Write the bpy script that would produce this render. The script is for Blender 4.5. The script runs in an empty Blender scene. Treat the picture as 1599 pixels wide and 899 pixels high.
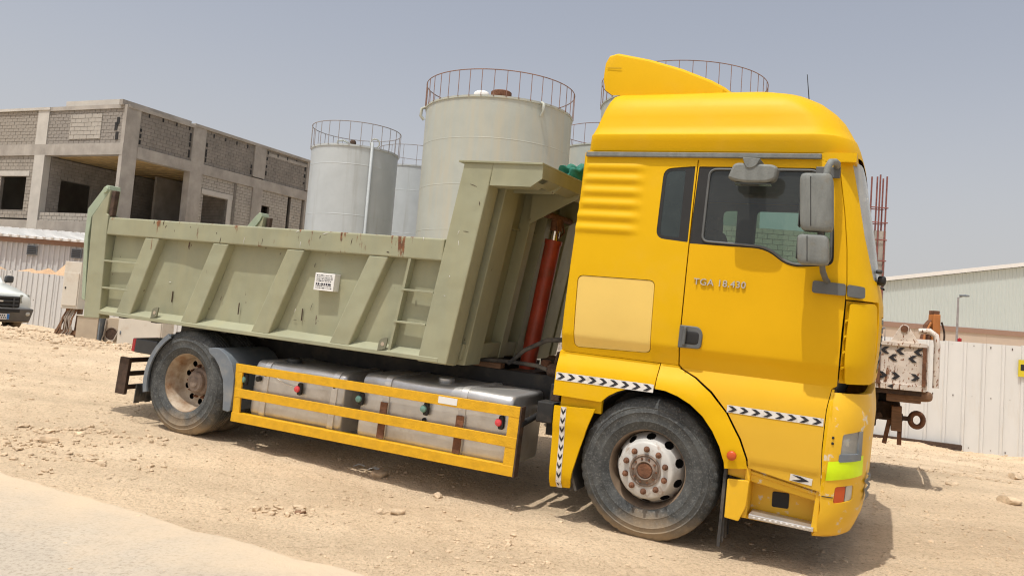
import bpy, bmesh, math, random
import numpy as np
from mathutils import Vector, Matrix
from mathutils.geometry import delaunay_2d_cdt

random.seed(7)
RNG = np.random.default_rng(7)
SC = bpy.context.scene
COL = SC.collection
R = math.radians

# ------------------------------------------------------------------ camera
SHIFT_Y = -0.02725
cam_d = bpy.data.cameras.new("camera")
cam = bpy.data.objects.new("camera", cam_d)
COL.objects.link(cam)
SC.camera = cam
cam_d.sensor_width = 36.0
cam_d.lens = 1232.74 / 1599.0 * 36.0
cam_d.shift_y = SHIFT_Y
cam_d.clip_start = 0.1
cam_d.clip_end = 3000.0
_p, _r = 0.069028, 0.076602
_f = Vector((0, math.cos(_p), math.sin(_p)))
_rt = Vector((1, 0, 0))
_up = _rt.cross(_f)
_x = math.cos(_r) * _rt + math.sin(_r) * _up
_y = -math.sin(_r) * _rt + math.cos(_r) * _up
_m = Matrix((_x, _y, -_f)).transposed().to_4x4()
_m.translation = (0, 0, 1.5934)
cam.matrix_world = _m

# ------------------------------------------------------------------ sky and sun
SUN_TRAVEL = Vector((0.2235, 0.3035, -0.995)).normalized()
world = bpy.data.worlds.new("World")
SC.world = world
world.use_nodes = True
wt = world.node_tree
wt.nodes.clear()
w_out = wt.nodes.new("ShaderNodeOutputWorld")
w_bg = wt.nodes.new("ShaderNodeBackground")
w_sky = wt.nodes.new("ShaderNodeTexSky")
w_sky.sky_type = 'NISHITA'
w_sky.sun_disc = False
w_sky.sun_elevation = math.asin(-SUN_TRAVEL.z)
w_sky.sun_rotation = math.atan2(-SUN_TRAVEL.x, -SUN_TRAVEL.y)
w_sky.altitude = 600.0
w_sky.air_density = 0.9
w_sky.dust_density = 9.0
w_sky.ozone_density = 1.2
w_hsv = wt.nodes.new("ShaderNodeHueSaturation")
w_hsv.inputs["Saturation"].default_value = 0.72
wt.links.new(w_sky.outputs[0], w_hsv.inputs["Color"])
# pale dust haze that whitens the sky towards the horizon, alike all round
w_tc = wt.nodes.new("ShaderNodeTexCoord")
w_sep = wt.nodes.new("ShaderNodeSeparateXYZ")
wt.links.new(w_tc.outputs["Generated"], w_sep.inputs[0])
w_rmp = wt.nodes.new("ShaderNodeMapRange")
w_rmp.interpolation_type = 'SMOOTHSTEP'
w_rmp.inputs[1].default_value = -0.05
w_rmp.inputs[2].default_value = 0.42
w_rmp.inputs[3].default_value = 0.85
w_rmp.inputs[4].default_value = 0.28
wt.links.new(w_sep.outputs[2], w_rmp.inputs[0])
w_mix = wt.nodes.new("ShaderNodeMix")
w_mix.data_type = 'RGBA'
w_mix.inputs[7].default_value = (4.10, 4.05, 4.04, 1)
wt.links.new(w_rmp.outputs[0], w_mix.inputs[0])
wt.links.new(w_hsv.outputs[0], w_mix.inputs[6])
wt.links.new(w_mix.outputs[2], w_bg.inputs[0])
w_bg.inputs[1].default_value = 0.15
wt.links.new(w_bg.outputs[0], w_out.inputs[0])

sun_d = bpy.data.lights.new("sun", 'SUN')
sun_d.energy = 3.0
sun_d.angle = R(0.55)
sun_d.color = (1.0, 0.965, 0.90)
sun = bpy.data.objects.new("sun", sun_d)
COL.objects.link(sun)
sun.rotation_euler = SUN_TRAVEL.to_track_quat('-Z', 'Y').to_euler()
sun.location = (0, 0, 50)

SC.view_settings.view_transform = 'Standard'
SC.view_settings.look = 'None'
SC.view_settings.gamma = 1.0
SC.view_settings.exposure = 0.08
SC.cycles.pixel_filter_type = 'BLACKMAN_HARRIS'
SC.cycles.filter_width = 1.15
SC.cycles.max_bounces = 8
SC.cycles.transparent_max_bounces = 12

# ------------------------------------------------------------------ materials
def _nodes(name):
    m = bpy.data.materials.new(name)
    m.use_nodes = True
    nt = m.node_tree
    b = nt.nodes["Principled BSDF"]
    return m, nt, b

def _tex(nt, kind, scale, vec=None, detail=4.0, rough=0.6, stretch=None):
    tc = nt.nodes.new("ShaderNodeTexCoord")
    src = tc.outputs["Object"]
    if stretch:
        mp = nt.nodes.new("ShaderNodeMapping")
        mp.inputs["Scale"].default_value = stretch
        nt.links.new(src, mp.inputs["Vector"])
        src = mp.outputs["Vector"]
    if kind == 'noise':
        n = nt.nodes.new("ShaderNodeTexNoise")
        n.inputs["Scale"].default_value = scale
        n.inputs["Detail"].default_value = detail
        n.inputs["Roughness"].default_value = rough
        nt.links.new(src, n.inputs["Vector"])
        return n.outputs["Fac"]
    n = nt.nodes.new("ShaderNodeTexVoronoi")
    n.inputs["Scale"].default_value = scale
    nt.links.new(src, n.inputs["Vector"])
    return n.outputs["Distance"]

def _ramp(nt, fac, stops):
    r = nt.nodes.new("ShaderNodeValToRGB")
    e = r.color_ramp.elements
    while len(e) < len(stops):
        e.new(0.5)
    for k, (p, c) in enumerate(stops):
        e[k].position = p
        e[k].color = (*c, 1) if len(c) == 3 else c
    nt.links.new(fac, r.inputs[0])
    return r.outputs[0]

def _mix(nt, fac, a, b, mode='MIX'):
    n = nt.nodes.new("ShaderNodeMix")
    n.data_type = 'RGBA'
    n.blend_type = mode
    if hasattr(fac, "is_linked"):
        nt.links.new(fac, n.inputs[0])
    else:
        n.inputs[0].default_value = fac
    for s, v in ((6, a), (7, b)):
        if hasattr(v, "is_linked"):
            nt.links.new(v, n.inputs[s])
        else:
            n.inputs[s].default_value = (*v, 1)
    return n.outputs[2]

def _bump(nt, b, h, strength, dist):
    n = nt.nodes.new("ShaderNodeBump")
    n.inputs["Strength"].default_value = strength
    n.inputs["Distance"].default_value = dist
    nt.links.new(h, n.inputs["Height"])
    nt.links.new(n.outputs[0], b.inputs["Normal"])

def mat(name, base, rough=0.6, metal=0.0, var=0.15, scale=6.0, bump=0.0, bscale=40.0, coat=0.0,
        dust=None, dust_scale=3.0, dust_lo=0.5, dust_hi=0.75, dust_stretch=None, stretch=None, spec=None):
    """Principled with two-scale colour variation and an optional second coat of dirt, dust or rust laid in patches."""
    m, nt, b = _nodes(name)
    lo = tuple(max(0.0, c * (1 - var)) for c in base)
    hi = tuple(min(1.0, c * (1 + var)) for c in base)
    c = _ramp(nt, _tex(nt, 'noise', scale, detail=6, stretch=stretch), [(0.3, lo), (0.7, hi)])
    if dust:
        f = _ramp(nt, _tex(nt, 'noise', dust_scale, detail=8, rough=0.65, stretch=dust_stretch), [(dust_lo, (0, 0, 0)), (dust_hi, (1, 1, 1))])
        c = _mix(nt, f, c, dust)
        mr = nt.nodes.new("ShaderNodeMapRange")
        mr.inputs[3].default_value = rough
        mr.inputs[4].default_value = min(1.0, max(rough, 0.75))
        nt.links.new(f, mr.inputs[0])
        nt.links.new(mr.outputs[0], b.inputs["Roughness"])
    else:
        b.inputs["Roughness"].default_value = rough
    nt.links.new(c, b.inputs["Base Color"])
    b.inputs["Metallic"].default_value = metal
    if coat:
        b.inputs["Coat Weight"].default_value = coat
        b.inputs["Coat Roughness"].default_value = 0.12
    if spec is not None:
        b.inputs["Specular IOR Level"].default_value = spec
    if bump:
        _bump(nt, b, _tex(nt, 'noise', bscale, detail=6), bump, 0.02)
    return m

M = {}
M['yellow'] = mat("yellow_paint", (0.68, 0.40, 0.002), 0.48, var=0.03, scale=1.7, spec=0.18,
                  dust=(0.68, 0.41, 0.035), dust_scale=2.2, dust_lo=0.5, dust_hi=1.1)
def dusty_yellow():
    """The cab's yellow with a film of road dust on the lower door."""
    m, nt, b = _nodes("yellow_paint_dusty_below")
    c = _ramp(nt, _tex(nt, 'noise', 1.7, detail=6), [(0.3, (0.665, 0.375, 0.002)), (0.7, (0.71, 0.40, 0.003))])
    tc = nt.nodes.new("ShaderNodeTexCoord")
    sp = nt.nodes.new("ShaderNodeSeparateXYZ")
    nt.links.new(tc.outputs["Object"], sp.inputs[0])
    ad = nt.nodes.new("ShaderNodeMath")
    ad.operation = 'MULTIPLY_ADD'
    nt.links.new(_tex(nt, 'noise', 3.0, detail=6), ad.inputs[0])
    ad.inputs[1].default_value = 0.25
    nt.links.new(sp.outputs[2], ad.inputs[2])
    mr = nt.nodes.new("ShaderNodeMapRange")
    mr.inputs[1].default_value = 1.10
    mr.inputs[2].default_value = 1.55
    mr.inputs[3].default_value = 0.34
    mr.inputs[4].default_value = 0.0
    nt.links.new(ad.outputs[0], mr.inputs[0])
    c = _mix(nt, mr.outputs[0], c, (0.60, 0.41, 0.10))
    nt.links.new(c, b.inputs["Base Color"])
    b.inputs["Roughness"].default_value = 0.48
    b.inputs["Specular IOR Level"].default_value = 0.18
    return m
M['yellow_dusty'] = dusty_yellow()
M['yellow_worn'] = mat("worn_yellow_paint", (0.72, 0.42, 0.012), 0.45, var=0.06, scale=3,
                       dust=(0.62, 0.55, 0.42), dust_scale=9.0, dust_lo=0.60, dust_hi=0.66)
M['yellow_pale'] = mat("faded_yellow_paint", (0.74, 0.52, 0.13), 0.45, var=0.04, scale=2)
M['yellow_guard'] = mat("orange_yellow_reflective_film", (0.66, 0.36, 0.004), 0.5, var=0.12, scale=14, bump=0.25, bscale=90)
M['olive'] = None
M['rubber'] = mat("black_rubber", (0.03, 0.03, 0.03), 0.75, var=0.3, scale=12, dust=(0.20, 0.17, 0.13), dust_scale=4, dust_lo=0.45, dust_hi=0.8)
M['plastic'] = mat("grey_plastic", (0.10, 0.105, 0.105), 0.6, var=0.15, scale=8, bump=0.1, bscale=300)
M['mirror_grey'] = mat("sun_bleached_grey_plastic", (0.17, 0.18, 0.17), 0.75, var=0.18, scale=9, bump=0.15, bscale=60, stretch=(2, 2, 0.5),
                       dust=(0.16, 0.14, 0.10), dust_scale=6, dust_lo=0.6, dust_hi=0.8)
M['dark_plastic'] = mat("dark_plastic", (0.045, 0.048, 0.05), 0.5, var=0.2, scale=7)
M['chassis'] = mat("black_chassis_paint", (0.018, 0.018, 0.018), 0.6, var=0.4, scale=5, dust=(0.10, 0.08, 0.06), dust_scale=6, dust_lo=0.5, dust_hi=0.9)
M['fender_grey'] = mat("grey_mudguard_plastic", (0.15, 0.175, 0.20), 0.55, var=0.15, scale=5, dust=(0.30, 0.27, 0.22), dust_scale=5, dust_lo=0.5, dust_hi=0.9)
M['rust'] = mat("rusty_steel", (0.15, 0.065, 0.032), 0.85, var=0.45, scale=14, bump=0.4, bscale=60)
M['rust_hub'] = mat("greasy_brown_hub", (0.21, 0.16, 0.125), 0.7, var=0.4, scale=14, bump=0.3, bscale=60)
M['rust_dark'] = mat("dark_rusty_steel", (0.06, 0.035, 0.022), 0.85, var=0.5, scale=14, bump=0.4, bscale=60)
M['red'] = mat("worn_red_paint", (0.36, 0.05, 0.022), 0.45, var=0.25, scale=6, dust=(0.20, 0.09, 0.05), dust_scale=5, dust_lo=0.55, dust_hi=0.75)
M['alu'] = mat("dull_aluminium", (0.56, 0.555, 0.54), 0.36, metal=0.7, var=0.12, scale=5, bump=0.12, bscale=8,
               dust=(0.40, 0.36, 0.30), dust_scale=3, dust_lo=0.5, dust_hi=0.85)
M['strap'] = mat("bright_strap_steel", (0.62, 0.61, 0.59), 0.34, metal=0.65, var=0.12, scale=9)
M['rim_brown'] = mat("brown_dusty_rim_well", (0.20, 0.145, 0.10), 0.7, var=0.35, scale=7)
M['chrome'] = mat("bright_steel", (0.7, 0.7, 0.68), 0.22, metal=1.0, var=0.05)
M['rim_white'] = mat("dirty_white_rim_paint", (0.50, 0.49, 0.46), 0.5, var=0.12, scale=8, dust=(0.24, 0.15, 0.09), dust_scale=9, dust_lo=0.55, dust_hi=0.72)
M['rim_dirty'] = mat("mud_stained_rim_paint", (0.45, 0.38, 0.29), 0.45, var=0.2, scale=6, dust=(0.24, 0.13, 0.06), dust_scale=5, dust_lo=0.45, dust_hi=0.7)
M['white_film'] = mat("white_reflective_film", (0.66, 0.64, 0.60), 0.5, var=0.1, scale=20, dust=(0.40, 0.34, 0.26), dust_scale=14, dust_lo=0.56, dust_hi=0.75)
M['black_film'] = mat("black_film", (0.015, 0.015, 0.02), 0.5, var=0.3, scale=20)
M['lime'] = mat("lime_reflective_film", (0.62, 0.85, 0.0), 0.35, var=0.06, scale=9)
M['orange_lens'] = mat("orange_lens", (0.50, 0.075, 0.012), 0.35, var=0.12)
M['red_lens'] = mat("red_lens", (0.45, 0.01, 0.02), 0.2, var=0.1, coat=0.4)
M['green_lens'] = mat("green_lens", (0.12, 0.24, 0.20), 0.4, var=0.2)
M['pink_lens'] = mat("pink_red_lens", (0.60, 0.06, 0.07), 0.35, var=0.1)
M['lamp_clear'] = mat("hazy_headlamp_plastic", (0.46, 0.45, 0.40), 0.15, var=0.15, scale=9, coat=0.5)
M['reflector'] = mat("lamp_reflector", (0.7, 0.68, 0.62), 0.15, metal=1.0, var=0.1)
M['seat'] = mat("dark_grey_upholstery", (0.035, 0.035, 0.04), 0.9, var=0.2)
M['liner'] = mat("grey_cab_liner", (0.07, 0.075, 0.075), 0.85, var=0.15)
M['tarp'] = mat("green_tarpaulin", (0.012, 0.15, 0.10), 0.7, var=0.35, scale=12, bump=0.3, bscale=30)
M['wood'] = mat("weathered_brown_timber", (0.20, 0.11, 0.06), 0.8, var=0.35, scale=5, stretch=(1, 8, 8))
M['badge'] = mat("dull_badge_metal", (0.55, 0.53, 0.5), 0.35, metal=0.7, var=0.05)
M['paper'] = mat("white_print_plate", (0.72, 0.72, 0.70), 0.5, var=0.04)
M['ink'] = mat("black_ink", (0.03, 0.03, 0.04), 0.6, var=0.1)

def glass(name, tint, refl_rough=0.02, opacity=0.0, film=(0.5, 0.52, 0.5)):
    m, nt, b = _nodes(name)
    out = nt.nodes["Material Output"]
    nt.nodes.remove(b)
    tr = nt.nodes.new("ShaderNodeBsdfTransparent")
    tr.inputs[0].default_value = (*tint, 1)
    gl = nt.nodes.new("ShaderNodeBsdfGlossy")
    gl.inputs["Roughness"].default_value = refl_rough
    gl.inputs["Color"].default_value = (0.9, 0.95, 0.95, 1)
    fr = nt.nodes.new("ShaderNodeFresnel")
    fr.inputs[0].default_value = 1.5
    mx = nt.nodes.new("ShaderNodeMixShader")
    nt.links.new(fr.outputs[0], mx.inputs[0])
    nt.links.new(tr.outputs[0], mx.inputs[1])
    nt.links.new(gl.outputs[0], mx.inputs[2])
    last = mx
    if opacity:
        df = nt.nodes.new("ShaderNodeBsdfDiffuse")
        df.inputs[0].default_value = (*film, 1)
        m2 = nt.nodes.new("ShaderNodeMixShader")
        f = _ramp(nt, _tex(nt, 'noise', 3.0, detail=5), [(0.2, (opacity * 0.7,) * 3), (0.8, (opacity * 1.3,) * 3)])
        nt.links.new(f, m2.inputs[0])
        nt.links.new(mx.outputs[0], m2.inputs[1])
        nt.links.new(df.outputs[0], m2.inputs[2])
        last = m2
    nt.links.new(last.outputs[0], out.inputs[0])
    return m

M['glass'] = glass("green_tinted_window_glass", (0.50, 0.64, 0.56), opacity=0.06)
M['glass_dark'] = glass("dark_window_glass", (0.10, 0.14, 0.13), opacity=0.16, film=(0.20, 0.25, 0.25))  # tint carries the cab's inner darkness on the near quarter window
M['lamp_glass'] = glass("hazy_lamp_glass", (0.75, 0.77, 0.74), refl_rough=0.05, opacity=0.55, film=(0.58, 0.58, 0.54))
M['lamp_dull'] = mat("weathered_headlamp", (0.30, 0.30, 0.25), 0.3, var=0.2, scale=9)
M['windscreen'] = glass("pale_windscreen_glass", (0.35, 0.40, 0.38), refl_rough=0.12, opacity=0.6, film=(0.55, 0.56, 0.54))  # pale diffuse film over the glass, uneven by noise

def rusty_paint(name, base, zref, streak=1.0, spk_lo=0.72, spk_scale=16.0, spk_col=(0.085, 0.045, 0.025)):
    """Painted steel whose rust gathers in specks and runs below an edge at height zref (object space)."""
    m, nt, b = _nodes(name)
    lo = tuple(c * 0.88 for c in base)
    hi = tuple(min(1, c * 1.10) for c in base)
    c = _ramp(nt, _tex(nt, 'noise', 1.6, detail=7), [(0.3, lo), (0.7, hi)])
    dusty = _ramp(nt, _tex(nt, 'noise', 5.0, detail=8, stretch=(1.2, 1.2, 0.25)), [(0.42, (0, 0, 0)), (0.8, (0.55, 0.55, 0.55))])
    c = _mix(nt, dusty, c, tuple(x * y for x, y in zip(base, (1.25, 1.16, 1.02))))
    tc = nt.nodes.new("ShaderNodeTexCoord")
    sp = nt.nodes.new("ShaderNodeSeparateXYZ")
    nt.links.new(tc.outputs["Object"], sp.inputs[0])
    mr = nt.nodes.new("ShaderNodeMapRange")
    mr.inputs[1].default_value = zref - 0.45
    mr.inputs[2].default_value = zref
    mr.inputs[3].default_value = 0.0
    mr.inputs[4].default_value = 0.165 * streak
    nt.links.new(sp.outputs[2], mr.inputs[0])
    runs = _tex(nt, 'noise', 7.0, detail=8, rough=0.62, stretch=(1.6, 1.6, 0.32))
    ad = nt.nodes.new("ShaderNodeMath")
    ad.operation = 'ADD'
    nt.links.new(runs, ad.inputs[0])
    nt.links.new(mr.outputs[0], ad.inputs[1])
    f = _ramp(nt, ad.outputs[0], [(0.715, (0, 0, 0)), (0.755, (1, 1, 1))])
    rc = _ramp(nt, _tex(nt, 'noise', 22, detail=5), [(0.3, (0.05, 0.022, 0.012)), (0.7, (0.25, 0.10, 0.035))])
    c = _mix(nt, f, c, rc)
    spk = _ramp(nt, _tex(nt, 'noise', spk_scale, detail=3, rough=0.5, stretch=(1, 1, 0.5)), [(spk_lo, (0, 0, 0)), (spk_lo + 0.03, (1, 1, 1))])
    c = _mix(nt, spk, c, spk_col)
    nt.links.new(c, b.inputs["Base Color"])
    b.inputs["Roughness"].default_value = 0.55
    h = nt.nodes.new("ShaderNodeMath")
    h.operation = 'ADD'
    nt.links.new(_tex(nt, 'noise', 2.2, detail=2), h.inputs[0])
    nt.links.new(_tex(nt, 'noise', 0.9, detail=1), h.inputs[1])
    _bump(nt, b, h.outputs[0], 0.5, 0.06)
    return m

M['olive'] = rusty_paint("olive_grey_paint", (0.295, 0.30, 0.20), 2.195)
M['olive_tail'] = rusty_paint("greenish_olive_paint", (0.31, 0.37, 0.27), 2.62, 0.4)
M['olive_head'] = rusty_paint("olive_grey_headboard_paint", (0.295, 0.30, 0.20), 2.9, -0.25)
M['olive_dark'] = mat("dark_olive_steel", (0.17, 0.17, 0.115), 0.6, var=0.2)
M['white_rusty'] = rusty_paint("rusty_white_paint", (0.60, 0.54, 0.48), 1.2, 0.85, 0.60, 34.0, (0.22, 0.10, 0.05))

def sand_material(name, cols, bump1=1.0, tracks=0.0, drift=None):
    m, nt, b = _nodes(name)
    big = _ramp(nt, _tex(nt, 'noise', 0.5, detail=8, rough=0.7), [(0.3, cols[0]), (0.55, cols[1]), (0.75, cols[2])])
    fine = _ramp(nt, _tex(nt, 'noise', 38, detail=6, rough=0.75), [(0.30, (0.60, 0.57, 0.53)), (0.5, (1, 1, 1)), (0.8, (1.12, 1.1, 1.08))])
    c = _mix(nt, 1.0, big, fine, 'MULTIPLY')
    peb = _ramp(nt, _tex(nt, 'noise', 11, detail=7, rough=0.7), [(0.60, (0, 0, 0)), (0.72, (0.38, 0.38, 0.38))])
    c = _mix(nt, peb, c, tuple(x * 0.72 for x in cols[0]))
    if tracks:
        tc = nt.nodes.new("ShaderNodeTexCoord")
        mp = nt.nodes.new("ShaderNodeMapping")
        mp.inputs["Rotation"].default_value = (0, 0, R(25.5))
        mp.inputs["Scale"].default_value = (0.10, 1.6, 1.0)
        nt.links.new(tc.outputs["Object"], mp.inputs["Vector"])
        tn = nt.nodes.new("ShaderNodeTexNoise")
        tn.inputs["Scale"].default_value = 1.0
        tn.inputs["Detail"].default_value = 5
        tn.inputs["Roughness"].default_value = 0.6
        nt.links.new(mp.outputs["Vector"], tn.inputs["Vector"])
        k = _ramp(nt, tn.outputs["Fac"], [(0.36, (1 - tracks,) * 3), (0.64, (1 + tracks * .6,) * 3)])
        c = _mix(nt, 1.0, c, k, 'MULTIPLY')
    if drift:
        org, nrm, col = drift
        tc = nt.nodes.new("ShaderNodeTexCoord")
        vs = nt.nodes.new("ShaderNodeVectorMath")
        vs.operation = 'SUBTRACT'
        vs.inputs[1].default_value = org
        nt.links.new(tc.outputs["Object"], vs.inputs[0])
        vd = nt.nodes.new("ShaderNodeVectorMath")
        vd.operation = 'DOT_PRODUCT'
        vd.inputs[1].default_value = nrm
        nt.links.new(vs.outputs[0], vd.inputs[0])
        dn = nt.nodes.new("ShaderNodeMath")
        dn.operation = 'MULTIPLY_ADD'
        nt.links.new(_tex(nt, 'noise', 1.8, detail=8, rough=0.7), dn.inputs[0])
        dn.inputs[1].default_value = -1.5
        nt.links.new(vd.outputs["Value"], dn.inputs[2])
        mr = nt.nodes.new("ShaderNodeMapRange")
        mr.inputs[1].default_value = -0.85
        mr.inputs[2].default_value = 0.15
        mr.inputs[3].default_value = 1.0
        mr.inputs[4].default_value = 0.0
        nt.links.new(dn.outputs[0], mr.inputs[0])
        c = _mix(nt, mr.outputs[0], c, col)
    nt.links.new(c, b.inputs["Base Color"])
    b.inputs["Roughness"].default_value = 0.95
    b.inputs["Specular IOR Level"].default_value = 0.1
    a = nt.nodes.new("ShaderNodeMath")
    a.operation = 'MULTIPLY_ADD'
    nt.links.new(_tex(nt, 'noise', 60, detail=6, rough=0.7), a.inputs[0])
    a.inputs[1].default_value = 0.35
    nt.links.new(_tex(nt, 'noise', 9, detail=8, rough=0.68), a.inputs[2])
    _bump(nt, b, a.outputs[0], bump1, 0.055)
    return m

M['sand'] = sand_material("dry_sandy_dirt", ((0.605, 0.46, 0.305), (0.71, 0.555, 0.38), (0.77, 0.62, 0.44)), tracks=0.09)
M['pave'] = sand_material("dusty_pale_pavement", ((0.38, 0.33, 0.262), (0.45, 0.395, 0.318), (0.50, 0.445, 0.36)), 0.22, tracks=0.05, drift=((-3.02, 5.90, 0), (-0.415, -0.910, 0), (0.58, 0.465, 0.33)))
M['stone'] = mat("pale_sandstone", (0.55, 0.42, 0.28), 0.9, var=0.3, scale=15, bump=0.5, bscale=50)
M['sheet_white'] = mat("white_coated_sheet_metal", (0.63, 0.625, 0.60), 0.5, var=0.05, scale=1.2, dust=(0.52, 0.44, 0.33), dust_scale=1.6, dust_lo=0.56, dust_hi=0.82, dust_stretch=(1, 1, 0.35), bump=0.25, bscale=2)
M['sheet_grey'] = mat("pale_grey_sheet_metal", (0.56, 0.56, 0.55), 0.55, var=0.06, scale=1.0, dust=(0.48, 0.42, 0.34), dust_scale=1.2, dust_lo=0.55, dust_hi=0.85)
M['clad'] = mat("pale_green_white_cladding", (0.49, 0.54, 0.52), 0.6, var=0.03, scale=0.3)
M['clad_trim'] = mat("white_roof_trim", (0.72, 0.71, 0.68), 0.6, var=0.04)
M['brown_band'] = mat("brown_painted_band", (0.30, 0.19, 0.14), 0.8, var=0.05)
M['beige_wall'] = mat("beige_rendered_wall", (0.50, 0.41, 0.33), 0.9, var=0.06, scale=0.5)
M['concrete'] = mat("raw_grey_concrete", (0.34, 0.315, 0.28), 0.9, var=0.22, scale=0.9, bump=0.25, bscale=8, dust=(0.22, 0.20, 0.175), dust_scale=0.7, dust_lo=0.5, dust_hi=0.8, dust_stretch=(1, 1, 0.4))
M['concrete_pale'] = mat("pale_smooth_concrete", (0.46, 0.44, 0.40), 0.9, var=0.1, scale=1.5, bump=0.1, bscale=8)
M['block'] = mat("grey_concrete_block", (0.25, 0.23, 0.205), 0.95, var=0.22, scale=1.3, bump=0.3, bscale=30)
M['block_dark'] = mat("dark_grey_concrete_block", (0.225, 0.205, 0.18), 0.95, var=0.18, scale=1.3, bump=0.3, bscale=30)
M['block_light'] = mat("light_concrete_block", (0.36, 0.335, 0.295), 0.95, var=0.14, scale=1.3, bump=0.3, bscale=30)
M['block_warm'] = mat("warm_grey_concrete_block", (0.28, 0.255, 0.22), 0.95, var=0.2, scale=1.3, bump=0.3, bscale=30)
M['mortar'] = mat("dark_mortar", (0.17, 0.155, 0.135), 0.95, var=0.2, scale=3)
M['formwork'] = mat("yellowed_formwork_plank", (0.42, 0.30, 0.14), 0.8, var=0.25, scale=2)
M['tank'] = mat("pale_grey_green_tank_paint", (0.37, 0.40, 0.365), 0.5, var=0.06, scale=1.2, dust=(0.42, 0.41, 0.33), dust_scale=1.8, dust_lo=0.45, dust_hi=0.7, dust_stretch=(1.5, 1.5, 0.12))
M['tank_grey'] = mat("pale_blue_grey_tank_paint", (0.42, 0.46, 0.475), 0.5, var=0.06, scale=1.2, dust=(0.30, 0.31, 0.29), dust_scale=1.8, dust_lo=0.55, dust_hi=0.85, dust_stretch=(1.5, 1.5, 0.10))
M['rail_rust'] = mat("rusted_railing_steel", (0.22, 0.13, 0.10), 0.8, var=0.3, scale=4)
M['rail_grey'] = mat("grey_railing_steel", (0.27, 0.25, 0.25), 0.7, var=0.2, scale=4)
M['rebar'] = mat("rusty_rebar", (0.20, 0.07, 0.06), 0.85, var=0.3, scale=10)
M['cream'] = mat("cream_cabinet_paint", (0.60, 0.56, 0.48), 0.55, var=0.05, scale=2, dust=(0.48, 0.38, 0.27), dust_scale=3, dust_lo=0.55, dust_hi=0.85)
M['beige_box'] = mat("beige_dusty_panel", (0.42, 0.35, 0.26), 0.8, var=0.1, scale=3)
M['hose'] = mat("grey_conduit", (0.30, 0.25, 0.20), 0.7, var=0.2, scale=8)
M['car_white'] = mat("pale_car_paint", (0.74, 0.77, 0.72), 0.3, var=0.02, coat=0.4)
M['car_bumper'] = mat("grey_bumper_plastic", (0.10, 0.095, 0.09), 0.6, var=0.15, scale=4)
M['black'] = mat("matt_black", (0.012, 0.012, 0.012), 0.7, var=0.2)
M['orange_mach'] = mat("orange_machine_paint", (0.48, 0.17, 0.04), 0.5, var=0.2, scale=3, dust=(0.22, 0.13, 0.09), dust_scale=3, dust_lo=0.5, dust_hi=0.7)
M['sign_yellow'] = mat("yellow_sign", (0.60, 0.48, 0.02), 0.5, var=0.05)
M['blue'] = mat("blue_plate_band", (0.03, 0.16, 0.45), 0.5, var=0.05)
M['mirror_glass'] = mat("mirror_glass", (0.05, 0.055, 0.05), 0.1, var=0.1)
M['tinted_visor'] = glass("brown_tinted_visor", (0.28, 0.27, 0.12), opacity=0.12, film=(0.10, 0.11, 0.05))

def tyre_material():
    m, nt, b = _nodes("dusty_tyre_rubber")
    c = _ramp(nt, _tex(nt, 'noise', 5, detail=8, rough=0.7), [(0.32, (0.018, 0.021, 0.023)), (0.68, (0.090, 0.094, 0.090))])
    fl = _ramp(nt, _tex(nt, 'noise', 60, detail=4, rough=0.7), [(0.52, (0, 0, 0)), (0.68, (0.6, 0.6, 0.6))])
    c = _mix(nt, fl, c, (0.17, 0.175, 0.17))
    tc = nt.nodes.new("ShaderNodeTexCoord")
    sp = nt.nodes.new("ShaderNodeSeparateXYZ")
    nt.links.new(tc.outputs["Object"], sp.inputs[0])
    ad = nt.nodes.new("ShaderNodeMath")
    ad.operation = 'MULTIPLY_ADD'
    nt.links.new(_tex(nt, 'noise', 7, detail=6), ad.inputs[0])
    ad.inputs[1].default_value = 0.34
    nt.links.new(sp.outputs[2], ad.inputs[2])
    f = _ramp(nt, ad.outputs[0], [(0.20, (0.85, 0.85, 0.85)), (0.42, (0.0, 0.0, 0.0))])
    c = _mix(nt, f, c, (0.33, 0.245, 0.15))
    nt.links.new(c, b.inputs["Base Color"])
    b.inputs["Roughness"].default_value = 0.8
    _bump(nt, b, _tex(nt, 'noise', 90, detail=4), 0.25, 0.01)
    return m
M['tyre'] = tyre_material()

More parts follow.
